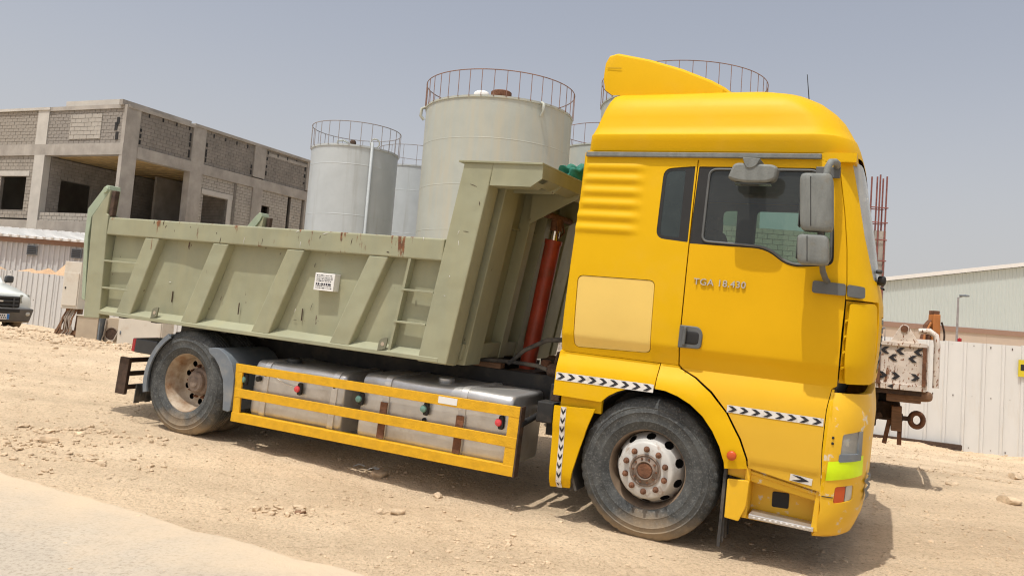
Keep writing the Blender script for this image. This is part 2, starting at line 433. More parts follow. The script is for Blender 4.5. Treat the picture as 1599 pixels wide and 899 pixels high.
# ------------------------------------------------------------------ mesh helpers
class MB:
    """Collects shapes; build() links them as one mesh object."""
    def __init__(self):
        self.v, self.f, self.mi, self.cur = [], [], [], 0
    def add(self, vs, fs):
        o = len(self.v)
        self.v += [tuple(p) for p in vs]
        self.f += [tuple(i + o for i in f) for f in fs]
        self.mi += [self.cur] * len(fs)
        return self
    def box(self, x0, x1, y0, y1, z0, z1):
        vs = [(x, y, z) for x in (x0, x1) for y in (y0, y1) for z in (z0, z1)]
        return self.add(vs, [(0, 1, 3, 2), (4, 6, 7, 5), (0, 4, 5, 1), (2, 3, 7, 6), (0, 2, 6, 4), (1, 5, 7, 3)])
    def hexa(self, p):
        """8 points: bottom loop of four, top loop of four."""
        return self.add(p, [(3, 2, 1, 0), (4, 5, 6, 7), (0, 1, 5, 4), (1, 2, 6, 5), (2, 3, 7, 6), (3, 0, 4, 7)])
    def prism(self, poly, a, b, axis='y'):
        n = len(poly)
        def P(p, t):
            return {'y': (p[0], t, p[1]), 'x': (t, p[0], p[1]), 'z': (p[0], p[1], t)}[axis]
        vs = [P(p, a) for p in poly] + [P(p, b) for p in poly]
        fs = [tuple(range(n)), tuple(range(2 * n - 1, n - 1, -1))]
        fs += [(i, n + i, n + (i + 1) % n, (i + 1) % n) for i in range(n)]
        return self.add(vs, fs)
    def bar(self, p, q, w, h, up=(0, 0, 1)):
        p, q = Vector(p), Vector(q)
        d = (q - p).normalized()
        s = d.cross(Vector(up))
        if s.length < 1e-4:
            s = d.cross(Vector((1, 0, 0)))
        s.normalize()
        u = s.cross(d)
        c = [(-w / 2, -h / 2), (w / 2, -h / 2), (w / 2, h / 2), (-w / 2, h / 2)]
        return self.hexa([p + s * a + u * b for a, b in c] + [q + s * a + u * b for a, b in c])
    def tube(self, pts, r, n=8, closed=False):
        pts = [Vector(p) for p in pts]
        k = len(pts)
        rs = r if isinstance(r, (list, tuple)) else [r] * k
        vs, ref = [], None
        for i, p in enumerate(pts):
            if closed:
                d = pts[(i + 1) % k] - pts[i - 1]
            else:
                d = pts[min(i + 1, k - 1)] - pts[max(i - 1, 0)]
            d.normalize()
            if ref is None:
                ref = d.cross(Vector((0, 0, 1)))
                if ref.length < 1e-3:
                    ref = d.cross(Vector((0, 1, 0)))
            ref = (ref - d * ref.dot(d)).normalized()
            b = d.cross(ref)
            for j in range(n):
                t = 2 * math.pi * j / n
                vs.append(p + (ref * math.cos(t) + b * math.sin(t)) * rs[i])
        fs = []
        for i in range(k if closed else k - 1):
            a, c = i * n, ((i + 1) % k) * n
            fs += [(a + j, a + (j + 1) % n, c + (j + 1) % n, c + j) for j in range(n)]
        if not closed:
            fs += [tuple(range(n - 1, -1, -1)), tuple(range((k - 1) * n, k * n))]
        return self.add(vs, fs)
    def lathe(self, prof, c, axis='y', n=48, skip=None, cap=(False, False), rmod=None):
        """prof: (radius, offset along axis) pairs."""
        vs, k = [], len(prof)
        for i, (r, t) in enumerate(prof):
            for j in range(n):
                a = 2 * math.pi * j / n
                rr = r + (rmod(i, j) if rmod else 0)
                x, z = rr * math.cos(a), rr * math.sin(a)
                vs.append({'y': (c[0] + x, c[1] + t, c[2] + z), 'z': (c[0] + x, c[1] + z, c[2] + t), 'x': (c[0] + t, c[1] + x, c[2] + z)}[axis])
        fs = []
        for i in range(k - 1):
            for j in range(n):
                if skip and skip(i, j):
                    continue
                fs.append((i * n + j, i * n + (j + 1) % n, (i + 1) * n + (j + 1) % n, (i + 1) * n + j))
        if cap[0]:
            fs.append(tuple(range(n - 1, -1, -1)))
        if cap[1]:
            fs.append(tuple(range((k - 1) * n, k * n)))
        return self.add(vs, fs)
    def sup(self, c, s, e=0.35, nu=24, nv=14, rot=None):
        """Superellipsoid: a box with soft, rounded edges."""
        def pw(a):
            return math.copysign(abs(a) ** e, a)
        vs = []
        for i in range(nv + 1):
            ph = -math.pi / 2 + math.pi * i / nv
            for j in range(nu):
                th = 2 * math.pi * j / nu
                p = Vector((s[0] / 2 * pw(math.cos(ph)) * pw(math.cos(th)), s[1] / 2 * pw(math.cos(ph)) * pw(math.sin(th)), s[2] / 2 * pw(math.sin(ph))))
                if rot:
                    p = rot @ p
                vs.append((c[0] + p.x, c[1] + p.y, c[2] + p.z))
        fs = [(i * nu + j, i * nu + (j + 1) % nu, (i + 1) * nu + (j + 1) % nu, (i + 1) * nu + j) for i in range(nv) for j in range(nu)]
        return self.add(vs, fs)
    def build(self, name, mats, parent=None, smooth=None, bevel=0.0, fix=True):
        me = bpy.data.meshes.new(name)
        me.from_pydata(self.v, [], self.f)
        if fix:
            bm = bmesh.new()
            bm.from_mesh(me)
            bmesh.ops.remove_doubles(bm, verts=bm.verts, dist=1e-5)
            bmesh.ops.recalc_face_normals(bm, faces=bm.faces)
            if len(bm.faces) == len(self.mi):
                pass
            bm.to_mesh(me)
            bm.free()
        mats = mats if isinstance(mats, (list, tuple)) else [mats]
        for m in mats:
            me.materials.append(m)
        if len(mats) > 1 and len(me.polygons) == len(self.mi):
            me.polygons.foreach_set("material_index", self.mi)
        me.update()
        if smooth is not None:
            me.polygons.foreach_set("use_smooth", [True] * len(me.polygons))
            me.set_sharp_from_angle(angle=R(smooth))
        o = bpy.data.objects.new(name, me)
        COL.objects.link(o)
        if parent:
            o.parent = parent
        if bevel:
            b = o.modifiers.new("edge", 'BEVEL')
            b.width = bevel
            b.segments = 2
            b.limit_method = 'ANGLE'
            b.angle_limit = R(40)
            b.harden_normals = False
        return o

def tag(o, label=None, cat=None, group=None, kind=None):
    for k, v in (('label', label), ('category', cat), ('group', group), ('kind', kind)):
        if v:
            o[k] = v
    return o

def empty(name, loc=(0, 0, 0), rot=(0, 0, 0)):
    o = bpy.data.objects.new(name, None)
    o.empty_display_size = 0.3
    COL.objects.link(o)
    o.location = loc
    o.rotation_euler = rot
    return o

def link_copy(o, parent=None, **kw):
    c = o.copy()
    COL.objects.link(c)
    if parent:
        c.parent = parent
    for k, v in kw.items():
        setattr(c, k, v)
    return c

def round_poly(pts, r, n=5):
    """Polygon with its corners rounded; r one radius or one per corner."""
    out, k = [], len(pts)
    rs = r if isinstance(r, (list, tuple)) else [r] * k
    for i in range(k):
        p, a, b = Vector(pts[i]), Vector(pts[i - 1]), Vector(pts[(i + 1) % k])
        d1, d2 = (a - p), (b - p)
        L = min(rs[i], d1.length * 0.48, d2.length * 0.48)
        if L < 1e-4:
            out.append(tuple(p))
            continue
        s, e = p + d1.normalized() * L, p + d2.normalized() * L
        for j in range(n + 1):
            t = j / n
            q = s * (1 - t) ** 2 + p * 2 * t * (1 - t) + e * t * t
            out.append((q.x, q.y))
    return out

def densify(poly, step):
    out = []
    for i in range(len(poly)):
        a, b = Vector(poly[i]), Vector(poly[(i + 1) % len(poly)])
        n = max(1, int((b - a).length / step))
        out += [tuple(a.lerp(b, j / n)) for j in range(n)]
    return out

def inside(poly, x, y):
    c = False
    j = len(poly) - 1
    for i in range(len(poly)):
        (xi, yi), (xj, yj) = poly[i], poly[j]
        if (yi > y) != (yj > y) and x < (xj - xi) * (y - yi) / (yj - yi) + xi:
            c = not c
        j = i
    return c

def patch(name, outline, fn, mats, parent=None, holes=(), step=0.06, zrows=(), rim=0.02, inward=None, smooth=32, flip=False, mirror=False):
    """A panel cut out of a curved surface. outline and holes lie in the surface's (u, z) domain and fn(u, z) gives the point in
    space; the panel's edges are turned inwards by rim. mirror puts it on the other side of the vehicle."""
    outline = densify(outline, step)
    holes = [densify(h, step) for h in holes]
    vs, es = [], []
    for lp in [outline] + holes:
        o = len(vs)
        vs += [Vector(p) for p in lp]
        es += [(o + i, o + (i + 1) % len(lp)) for i in range(len(lp))]
    nb = len(vs)
    us, zs = [p[0] for p in outline], [p[1] for p in outline]
    rows = []
    z = min(zs) + step * 0.5
    while z < max(zs):
        rows.append(z)
        z += step
    rows = sorted([z for z in rows if all(abs(z - q) > step * 0.3 for q in zrows)] + [z for z in zrows if min(zs) < z < max(zs)])
    bnd = vs[:nb]
    bx = np.array([(p.x, p.y) for p in bnd])
    for z in rows:
        u = min(us) + step * 0.5
        while u < max(us):
            if inside(outline, u, z) and not any(inside(h, u, z) for h in holes):
                if ((bx[:, 0] - u) ** 2 + (bx[:, 1] - z) ** 2).min() > (0.012 if zrows else step * 0.35) ** 2:
                    vs.append(Vector((u, z)))
            u += step
    V, _e, F, *_ = delaunay_2d_cdt(vs, es, [], 0, 1e-6)
    tri = []
    for f in F:
        cx = sum(V[i].x for i in f) / len(f)
        cz = sum(V[i].y for i in f) / len(f)
        if inside(outline, cx, cz) and not any(inside(h, cx, cz) for h in holes):
            tri.append(tuple(f))
    sg = -1 if mirror else 1
    P = []
    for p in V:
        q = fn(p.x, p.y)
        P.append((q[0], q[1] * sg, q[2]))
    me_v, me_f = list(P), list(tri)
    # orient: outward is away from the centreline
    def nrm(f):
        a, b, c = (Vector(P[i]) for i in f[:3])
        return (b - a).cross(c - a)
    cen = Vector((0.0, 0.0, sum(p[2] for p in P) / max(1, len(P))))
    if tri:
        tot = sum((nrm(f).dot((Vector(P[f[0]]) + Vector(P[f[1]]) + Vector(P[f[2]])) / 3 - cen) for f in tri))
        if (tot < 0) != flip:
            me_f = [tuple(reversed(f)) for f in me_f]
    if rim:
        for lp in [outline] + holes:
            n = len(lp)
            o = len(me_v)
            for p in lp:
                q = Vector(fn(*p))
                e = 1e-3
                du = Vector(fn(p[0] + e, p[1])) - Vector(fn(p[0] - e, p[1]))
                dz = Vector(fn(p[0], p[1] + e)) - Vector(fn(p[0], p[1] - e))
                nn = du.cross(dz)
                nn.normalize()
                if nn.dot(q - cen) > 0:
                    nn = -nn
                q2 = q + nn * rim
                me_v.append((q.x, q.y * sg, q.z))
                me_v.append((q2.x, q2.y * sg, q2.z))
            for i in range(n):
                j = (i + 1) % n
                me_f.append((o + 2 * i, o + 2 * j, o + 2 * j + 1, o + 2 * i + 1))
    me = bpy.data.meshes.new(name)
    me.from_pydata(me_v, [], me_f)
    me.materials.append(mats)
    me.polygons.foreach_set("use_smooth", [True] * len(me.polygons))
    me.set_sharp_from_angle(angle=R(smooth))
    me.update()
    o = bpy.data.objects.new(name, me)
    COL.objects.link(o)
    if parent:
        o.parent = parent
    return o

# ------------------------------------------------------------------ ground shape
TRUCK_O = Vector((1.63943, 7.16670, 0.0))
T_FW = Vector((0.90240835, -0.4299135, -0.02887142))
T_LEFT = Vector((0.43053154, 0.90234965, 0.02019148))
T_UP = Vector((0.01737153, -0.03065102, 0.99937918))

def base_z(x, y):
    """The shoulder the truck stands on, falling away to the lower yard behind it."""
    x, y = np.asarray(x, float), np.asarray(y, float)
    dx, dy = x - TRUCK_O.x, y - TRUCK_O.y
    plane = -(T_UP.x * dx + T_UP.y * dy) / T_UP.z
    plane = np.clip(plane, -.35, .6)
    far = .88 - .049 * x - .066 * y
    far = np.where(far < -.9, -.9 - .3 * (1 - np.exp((far + .9) / .3)), far)
    far = np.where(far > .4, .4 + .3 * (1 - np.exp(-(far - .4) / .3)), far)
    n = .4305 * dx + .9023 * dy
    w = np.clip((n - 1.9) / 5.5, 0, 1)
    w = w * w * (3 - 2 * w)
    return plane * (1 - w) + far * w

_tab = np.random.default_rng(3).random((256, 256))
def vnoise(x, y):
    xi, yi = np.floor(x).astype(int), np.floor(y).astype(int)
    fx, fy = x - xi, y - yi
    fx, fy = fx * fx * (3 - 2 * fx), fy * fy * (3 - 2 * fy)
    g = lambda a, b: _tab[(xi + a) % 256, (yi + b) % 256]
    return (g(0, 0) * (1 - fx) + g(1, 0) * fx) * (1 - fy) + (g(0, 1) * (1 - fx) + g(1, 1) * fx) * fy - 0.5

ROAD_A, ROAD_D = np.array([-3.02, 5.90]), np.array([0.910, -0.415])   # a point on the pavement's edge and its direction
ROAD_N = np.array([-0.415, -0.910])                                   # towards the camera

def road_depth(x, y):
    """Metres past the pavement's edge, positive on the pavement."""
    return (x - ROAD_A[0]) * ROAD_N[0] + (y - ROAD_A[1]) * ROAD_N[1]

WHEEL_SPOTS = []
def ground_z(x, y, noise=True):
    x, y = np.asarray(x, float), np.asarray(y, float)
    z = base_z(x, y)
    if noise:
        n = 0.055 * vnoise(x * 0.55 + 9, y * 0.55) + 0.035 * vnoise(x * 1.7, y * 1.7 + 40) + 0.022 * vnoise(x * 4.7 + 70, y * 4.7) + 0.012 * vnoise(x * 11, y * 11 + 5) + 0.008 * vnoise(x * 23, y * 23 + 5)
        rough = 1.0 + 2.2 * np.clip((y - 14.0) / 5.0, 0, 1) * np.clip((-x - 5.5) / 3.0, 0, 1)
        rough = rough + 1.3 * np.clip((y - 13.5) / 4.0, 0, 1) * np.clip((x - 7) / 3.0, 0, 1)
        rd = road_depth(x, y)
        rough = rough * np.clip(-rd / 0.5, 0.0, 1)
        for wx, wy in WHEEL_SPOTS:
            d2 = (x - wx) ** 2 + (y - wy) ** 2
            rough = rough * (1 - 0.9 * np.exp(-d2 / 0.35))
            z = z + 0.016 * np.exp(-d2 / 0.10)
        for wx, wy in FLAT_SPOTS:
            rough = rough * (1 - 0.85 * np.exp(-((x - wx) ** 2 + (y - wy) ** 2) / 0.8))
        z = z + n * rough
    return z

def gz(x, y, noise=False):
    return float(ground_z(x, y, noise))

# ------------------------------------------------------------------ the dump truck
dump = empty("dump_truck")
dump.matrix_basis = Matrix((T_FW, T_LEFT, T_UP)).transposed().to_4x4()
dump.location = TRUCK_O
tag(dump, "yellow dump truck with an olive grey tipper body and high-roof cab", "truck")
XR = -4.858
TRUE = set()        # parts already drawn to true scale; the others are drawn in side-view units and rectified at the end
H_RECT = ((0.9791468672, 0.0220890928, -0.0078145), (-0.000182836, 0.9767326502, 0.0187196112), (-0.0003805108, 0.0088635136, 1.0))
def rectify(x, z):
    a, b, c = ((r[0] * x + r[1] * z + r[2]) for r in H_RECT)
    return a / c, b / c
for wx in (0.0, XR):
    for wy in (-1.05, 1.05):
        q = dump.matrix_basis @ Vector((wx, wy, 0))
        WHEEL_SPOTS.append((q.x, q.y))
FLAT_SPOTS = [(-12.6, 20.3), (-13.2, 19.5), (-12.0, 19.6), (-12.4, 18.6)]

WZ = [.25,.30,.40,.60,.71,.735,.95,1.1,1.22,1.30,1.355,1.37,1.47,1.50,1.53,1.70,1.9,2.1,2.35,2.7,3.06,3.2]
WV = [1.15,1.19,1.205,1.212,1.220,1.232,1.236,1.233,1.223,1.197,1.172,1.178,1.205,1.223,1.228,1.236,1.236,1.235,1.228,1.212,1.19,1.18]
FZ = [.25,.305,.47,.64,.83,1.12,1.31,1.39,1.61,1.81,2.0,2.2,2.5,2.8,3.08,3.24,3.4]
FV = [1.40,1.475,1.532,1.543,1.545,1.555,1.530,1.54,1.557,1.56,1.545,1.503,1.454,1.392,1.336,1.296,1.234]
CA, CB, CL = .27, .38, .515
def itp(z, a, b):
    if z <= a[0]:
        return b[0]
    for i in range(1, len(a)):
        if z <= a[i]:
            t = (z - a[i - 1]) / (a[i] - a[i - 1])
            return b[i - 1] + (b[i] - b[i - 1]) * t
    return b[-1]
def S(u, z, off=0.0):
    """The cab's skin: u runs forward along the side, round the front corner, across the front and round the other corner."""
    w, F = itp(z, WZ, WV) + off, itp(z, FZ, FV) + off
    xs = F - CA
    if u <= xs:
        return (u, -w, z)
    q = u - xs
    sg = 1
    if q > CL + 0.855:
        q, sg = 2 * (CL + 0.855) - q, -1
    if q <= 0:
        return (xs + q, -w * sg, z)
    if q <= CL:
        th = q / CL * math.pi / 2
        return (xs + CA * math.sin(th), -(w - CB * (1 - math.cos(th))) * sg, z)
    y = -(w - CB) + (q - CL) * (w - CB) / .855
    return (F + .012 * (1 - (y / (w - CB)) ** 2), y * sg, z)
def Fq(q, z, off=0.0):
    return S(itp(z, FZ, FV) - CA + q, z, off)
QT = 2 * (CL + 0.855)
def smooth01(t):
    t = min(1, max(0, t))
    return t * t * (3 - 2 * t)
CREASES = [.705, .722, .74, .80, 1.05, 1.12, 1.18, 1.24, 1.28, 1.32, 1.352, 1.37, 1.40, 1.44, 1.47, 1.50, 1.53]

# --- sleeper side with six pressed ribs
def sleeper_fn(u, z):
    off = 0.0
    if 2.36 < z < 3.02:
        t = ((z - 2.37) / 0.1075) % 1.0
        off = 0.015 * (0.5 - 0.5 * math.cos(2 * math.pi * t)) * smooth01((-0.24 - u) / 0.14)
    if u < -0.79:
        off -= 0.05 * (1 - math.sqrt(max(0, 1 - ((-0.79 - u) / 0.05) ** 2)))
    return S(u, z, off)
QWIN = round_poly([(-.123, 2.955), (.128, 2.978), (.137, 2.352), (-.122, 2.372)], [.07, .01, .01, .07])
QGLASS = round_poly([(-.098, 2.935), (.054, 2.945), (.064, 2.385), (-.095, 2.395)], [.05, .02, .02, .05])
DBLACK = round_poly([(.158, 2.976), (1.05, 2.978), (1.172, 2.87), (1.212, 2.24), (.90, 2.205), (.735, 2.335), (.150, 2.343)], [.01, .06, .10, .06, .10, .12, .01])
DGLASS = round_poly([(.245, 2.955), (1.04, 2.960), (1.152, 2.84), (1.192, 2.250), (.900, 2.225), (.745, 2.352), (.248, 2.368)], [.06, .06, .09, .07, .10, .12, .05])
HATCH = round_poly([(-.735, 2.018), (-.09, 2.022), (-.072, 1.442), (-.712, 1.420)], .05)
def grow(poly, d):
    cx = sum(p[0] for p in poly) / len(poly)
    cy = sum(p[1] for p in poly) / len(poly)
    out = []
    for x, y in poly:
        v = Vector((x - cx, y - cy))
        L = v.length
        out.append((cx + v.x * (L + d) / L, cy + v.y * (L + d) / L))
    return out
ribrows = [2.37 + 0.1075 * (k / 8) for k in range(0, 49)]
DOOR = [(.165, 1.378), (.148, 3.030), (1.058, 3.038), (1.146, 3.018), (1.214, 2.972), (1.271, 2.656), (1.307, 2.366), (1.321, 2.124),
        (1.307, 1.752), (1.312, 1.364), (1.272, 1.343), (1.256, 1.25), (1.248, 1.187), (1.243, .911), (1.258, .602), (.758, .684), (.748, .75), (.688, .888),
        (.576, 1.065), (.441, 1.208), (.308, 1.299), (.190, 1.350)]
PILLAR = [(1.066, 3.046), (1.154, 3.026), (1.222, 2.98), (1.279, 2.656), (1.315, 2.366), (1.329, 2.124), (1.322, 2.0), (1.66, 2.0), (1.66, 2.150), (1.599, 2.166),
          (1.544, 2.304), (1.476, 2.489), (1.422, 2.733), (1.372, 2.93), (1.322, 3.098), (1.066, 3.092)]
ARCH = [(-.415, 1.003), (-.36, 1.06), (-.29, 1.105), (-.2, 1.142), (-.1, 1.165), (.0, 1.172)]
ARCH2 = [(.02, 1.173), (.1, 1.168), (.2, 1.14), (.3, 1.092), (.40, 1.015), (.48, .92), (.545, .81), (.585, .70), (.592, .655)]
SKIRT = [(-.838, 1.368), (-.826, 1.006)] + ARCH + [(.012, 1.366)]
FENDER = [(.020, 1.366)] + ARCH2 + [(.75, .676), (.738, .748), (.678, .884), (.567, 1.059), (.433, 1.2), (.302, 1.291), (.18, 1.345), (.156, 1.366)]
FLAPS = [(-.806, .918), (-.455, .936), (-.50, .80), (-.555, .60), (-.60, .40), (-.618, .258), (-.792, .240)]
def skirt_fn(u, z):
    return S(u, z, 0.012 * smooth01((1.36 - z) / 0.12))
def fender_fn(u, z):
    # the lip swells towards the wheel opening
    d = math.hypot(u - 0.0, z - 0.53)
    return S(u, z, 0.006 + 0.030 * smooth01((0.84 - d) / 0.2) + 0.016 * smooth01((1.36 - z) / 0.1) * smooth01((z - 1.0) / 0.2))

doors = []
for far in (False, True):
    nm = dict(parent=dump, mirror=far)
    patch("sleeper_panel", [(-.835, 1.372), (.155, 1.372), (.140, 3.034), (-.80, 3.042)], sleeper_fn, M['yellow'],
          holes=[QWIN, grow(HATCH, .006)], zrows=sorted(CREASES + ribrows), step=0.05, smooth=40, **nm)
    hp = patch("locker_hatch", HATCH, lambda u, z: S(u, z, -0.004), M['yellow_pale'], zrows=CREASES, rim=.015, **nm)
    if not far:
        hp['label'] = "paler faded yellow locker hatch"
    q = patch("quarter_window", QWIN, lambda u, z: S(u, z, -0.004), M['black'], holes=[QGLASS], rim=.006, **nm)
    patch("window_glass", QGLASS, lambda u, z: S(u, z, -0.007), M['glass'] if far else M['glass_dark'], q, rim=0, mirror=far)  # clear glass; the near pane's dark tint stands for the dim cab behind
    d = patch("door", DOOR, S, M['yellow_dusty'], holes=[DBLACK], zrows=CREASES, step=0.05, **nm)
    doors.append(d)
    patch("window_surround", DBLACK, lambda u, z: S(u, z, -0.004), M['black'], d, holes=[DGLASS], rim=.006, mirror=far)
    patch("window_glass", DGLASS, lambda u, z: S(u, z, -0.009), M['glass'], d, rim=0, mirror=far)
    b = MB()
    sg = -1 if far else 1
    b.tube([(lambda p: (p[0], p[1] * sg, p[2]))(S(u, z, 0.0)) for u, z in densify(DGLASS, .05)], .010, 6, closed=True)
    b.build("window_gasket", M['plastic'], d, smooth=50)
    patch("windscreen_pillar", PILLAR, S, M['yellow'], step=0.04, **nm)
    patch("cab_skirt", SKIRT, skirt_fn, M['yellow'], zrows=[1.24, 1.28, 1.32, 1.35], step=.05, **nm)
    patch("fender", FENDER, fender_fn, M['yellow'], zrows=[1.24, 1.28, 1.32, 1.35], step=.04, rim=.06, **nm)
    patch("fender_flap", FLAPS, lambda u, z: S(u, z, 0.012), M['yellow'], step=.05, **nm)
    b = MB().box(-.77, -.42, -1.20 * sg, -1.16 * sg, .90, 1.02)
    b.build("fender_bracket", M['yellow'], dump)
    patch("corner_trim", [(1.264, .60), (1.249, .911), (1.254, 1.187), (1.262, 1.25), (1.278, 1.338), (1.296, 1.338), (1.290, .918), (1.284, .6)], S, M['yellow'], rim=.03, **nm)
    # corner deflector with louvres down its inner edge
    dfl = patch("corner_deflector", round_poly([(1.357, 1.970), (1.61, 1.985), (1.648, 1.395), (1.368, 1.388), (1.347, 1.60), (1.347, 1.78)], [.02, .05, .05, .02, .1, .1]),
                lambda u, z: S(u, z, 0.022), M['yellow'], step=.03, rim=.05, **nm)
    patch("deflector_backing", [(1.325, 1.387), (1.66, 1.387), (1.66, 1.99), (1.330, 1.99)], lambda u, z: S(u, z, -0.022), M['yellow'], dfl, step=.05, rim=0, mirror=far)
    for k in range(4):
        z0 = 1.50 + 0.115 * k
        b = MB()
        p = [S(1.327, z0 - .012, -.015), S(1.372, z0 + .012, -.015), S(1.372, z0 + .022, -.015), S(1.327, z0 + .004, -.015),
             S(1.327, z0 - .012, .018), S(1.372, z0 + .012, .018), S(1.372, z0 + .022, .018), S(1.327, z0 + .004, .018)]
        b.hexa([(a[0], a[1] * sg, a[2]) for a in p])
        b.build("louvre", M['yellow'], dfl)

# door fittings, near side
door = doors[0]
b = MB()
hz = round_poly([(.150, 1.692), (.300, 1.690), (.332, 1.64), (.326, 1.520), (.150, 1.514)], [.012, .03, .03, .03, .012])
b.prism(hz, -1.246, -1.225)
b.build("handle_surround", M['plastic'], door, smooth=40, bevel=.006)
b = MB().sup((.245, -1.236, 1.60), (.13, .03, .11), .5)
b.build("handle_recess", M['black'], door, smooth=60)
b = MB().bar((.196, -1.262, 1.535), (.200, -1.262, 1.682), .030, .024)
b.build("handle", M['plastic'], door, bevel=.009)
def text_obj(name, body, size, m, parent, origin, xdir, zdir, depth=0.002, sx=1.0, align='LEFT'):
    c = bpy.data.curves.new(name, 'FONT')
    c.body = body
    c.size = size
    c.extrude = depth
    c.offset = size * .006
    c.space_character = 1.08
    c.align_x = align
    c.materials.append(m)
    tmp = bpy.data.objects.new(name, c)
    COL.objects.link(tmp)
    bpy.context.view_layer.update()
    me = bpy.data.meshes.new_from_object(tmp.evaluated_get(bpy.context.evaluated_depsgraph_get()))
    bpy.data.objects.remove(tmp)
    X, Z = Vector(xdir).normalized(), Vector(zdir).normalized()
    N = X.cross(Z)
    mt = Matrix((X * sx, Z, N)).transposed().to_4x4()
    mt.translation = origin
    me.transform(mt)
    me.name = name
    o = bpy.data.objects.new(name, me)
    COL.objects.link(o)
    if parent:
        o.parent = parent
    return o
text_obj("door_lettering", "TGA 18.430", .072, M['badge'], door, (.221, -1.243, 2.020), (1, 0, 0), (0, 0, 1), .005, 1.02)
# bracket of the mirror arm, in two pieces
for a, c in (((1.084, 2.030), (1.312, 2.120)), ((1.326, 2.022), (1.474, 2.108))):
    patch("mirror_bracket" if a[0] < 1.2 else "pillar_step", round_poly([(a[0], a[1]), (c[0], a[1] - .006), (c[0], c[1] - .01), (a[0], c[1])], .02),
          lambda u, z: S(u, z, 0.034), M['plastic'], door if a[0] < 1.2 else dump, step=.03, rim=.034)
# mirrors
def lean(b, x0, z0, k=.075):
    b.v = [(x - k * (z - z0), y, z) for x, y, z in b.v]
    return b
mir = lean(MB().sup((1.083, -1.465, 2.567), (.212, .155, .392), .26, nu=36, nv=22), 0, 2.567).build("mirror", M['mirror_grey'], dump, smooth=60)
MB().box(.978, .984, -1.53, -1.40, 2.40, 2.74).build("mirror_glass", M['mirror_glass'], mir)
MB().tube([(1.05 - .075 * (z - 2.567), -1.5425, z) for z in (2.40, 2.57, 2.735)], .003, 5).build("housing_seam", M['black'], mir)
m2 = lean(MB().sup((1.083, -1.46, 2.247), (.202, .15, .205), .32, nu=36, nv=20), 0, 2.247).build("wide_angle_mirror", M['mirror_grey'], dump, smooth=60)
MB().box(.980, .985, -1.52, -1.40, 2.18, 2.32).build("mirror_glass", M['mirror_glass'], m2)
MB().tube([(1.05 - .075 * (z - 2.247), -1.535, z) for z in (2.165, 2.25, 2.335)], .003, 5).build("housing_seam", M['black'], m2)
km = MB()
kp = round_poly([(.470, 2.728), (.505, 2.826), (.535, 2.838), (.775, 2.828), (.812, 2.808), (.800, 2.722), (.745, 2.700), (.60, 2.697), (.52, 2.708)], [.02, .03, .02, .03, .02, .03, .03, .02, .02], 4)
km.prism(kp, -1.455, -1.335)
km = km.build("kerb_mirror", M['mirror_grey'], dump, smooth=45, bevel=.022)
MB().box(.52, .77, -1.44, -1.35, 2.688, 2.697).build("mirror_glass", M['mirror_glass'], km)
kb = MB().prism(round_poly([(.565, 2.875), (.690, 2.868), (.665, 2.815), (.63, 2.797), (.595, 2.80)], [.01, .01, .03, .03, .03]), -1.462, -1.20).build("mirror_mount", M['mirror_grey'], km, smooth=45, bevel=.008)
b = MB().tube([(1.175, -1.20, 2.865), (1.18, -1.29, 2.868), (1.172, -1.37, 2.866), (1.150, -1.44, 2.852), (1.135, -1.465, 2.81), (1.125, -1.468, 2.70)], .024, 10)
arm = b.build("mirror_arm", M['mirror_grey'], dump, smooth=60)
arm2 = MB().tube([(1.12, -1.465, 2.40), (1.125, -1.46, 2.30)], .018, 8).build("mirror_arm", M['plastic'], dump, smooth=60)
arm3 = MB().tube([(1.140, -1.44, 2.18), (1.150, -1.40, 2.11), (1.165, -1.33, 2.065), (1.175, -1.25, 2.05)], .020, 10).build("mirror_arm", M['plastic'], dump, smooth=60)
TRUE |= {mir, m2, km, arm, arm2, arm3}
MB().box(1.03, 1.20, -1.222, -1.20, 2.90, 2.985).build("arm_plate", M['plastic'], dump, bevel=.005)

# --- reflective tape with chevrons, laid on the panels
def chevron_tape(p0, p1, width, n, fn, parent, point=1):
    """A white strip from p0 to p1 in (u, z) with n black arrowheads along it."""
    b = MB()
    p0, p1 = Vector(p0), Vector(p1)
    d = p1 - p0
    L = d.length
    d.normalize()
    nn = Vector((-d.y, d.x))
    b.cur = 0
    k = max(2, int(L / .05))
    g = []
    for i in range(k + 1):
        for s in (-.5, .5):
            p = p0 + d * (L * i / k) + nn * (s * width)
            g.append(fn(p.x, p.y, .0035))
    b.add(g, [(2 * i, 2 * i + 2, 2 * i + 3, 2 * i + 1) for i in range(k)])
    b.cur = 1
    a = L / n
    for i in range(n):
        c = p0 + d * (a * (i + .5))
        t = a * .42 * point
        h = width * .40
        sh = [(-t, h), (-t * .1, h), (t * .9, 0), (-t * .1, -h), (-t, -h), (t * .05, 0)]
        vs = []
        for du, dn in sh:
            p = c + d * du + nn * dn
            vs.append(fn(p.x, p.y, .0055))
        b.add(vs, [(0, 1, 2, 5), (5, 2, 3, 4)])
    return b.build("chevron_tape", [M['white_film'], M['black_film']], parent, fix=False)
chevron_tape((-.822, 1.162), (-.003, 1.168), .064, 9, lambda u, z, o: S(u, z, .012 + o), dump)
chevron_tape((.566, 1.098), (1.240, 1.098), .055, 8, lambda u, z, o: S(u, z, o), door)
chevron_tape((-.720, .918), (-.708, .246), .046, 9, lambda u, z, o: S(u, z, .012 + o), dump)
chevron_tape((1.05, .672), (1.20, .660), .05, 1, lambda u, z, o: S(u, z, o), door)

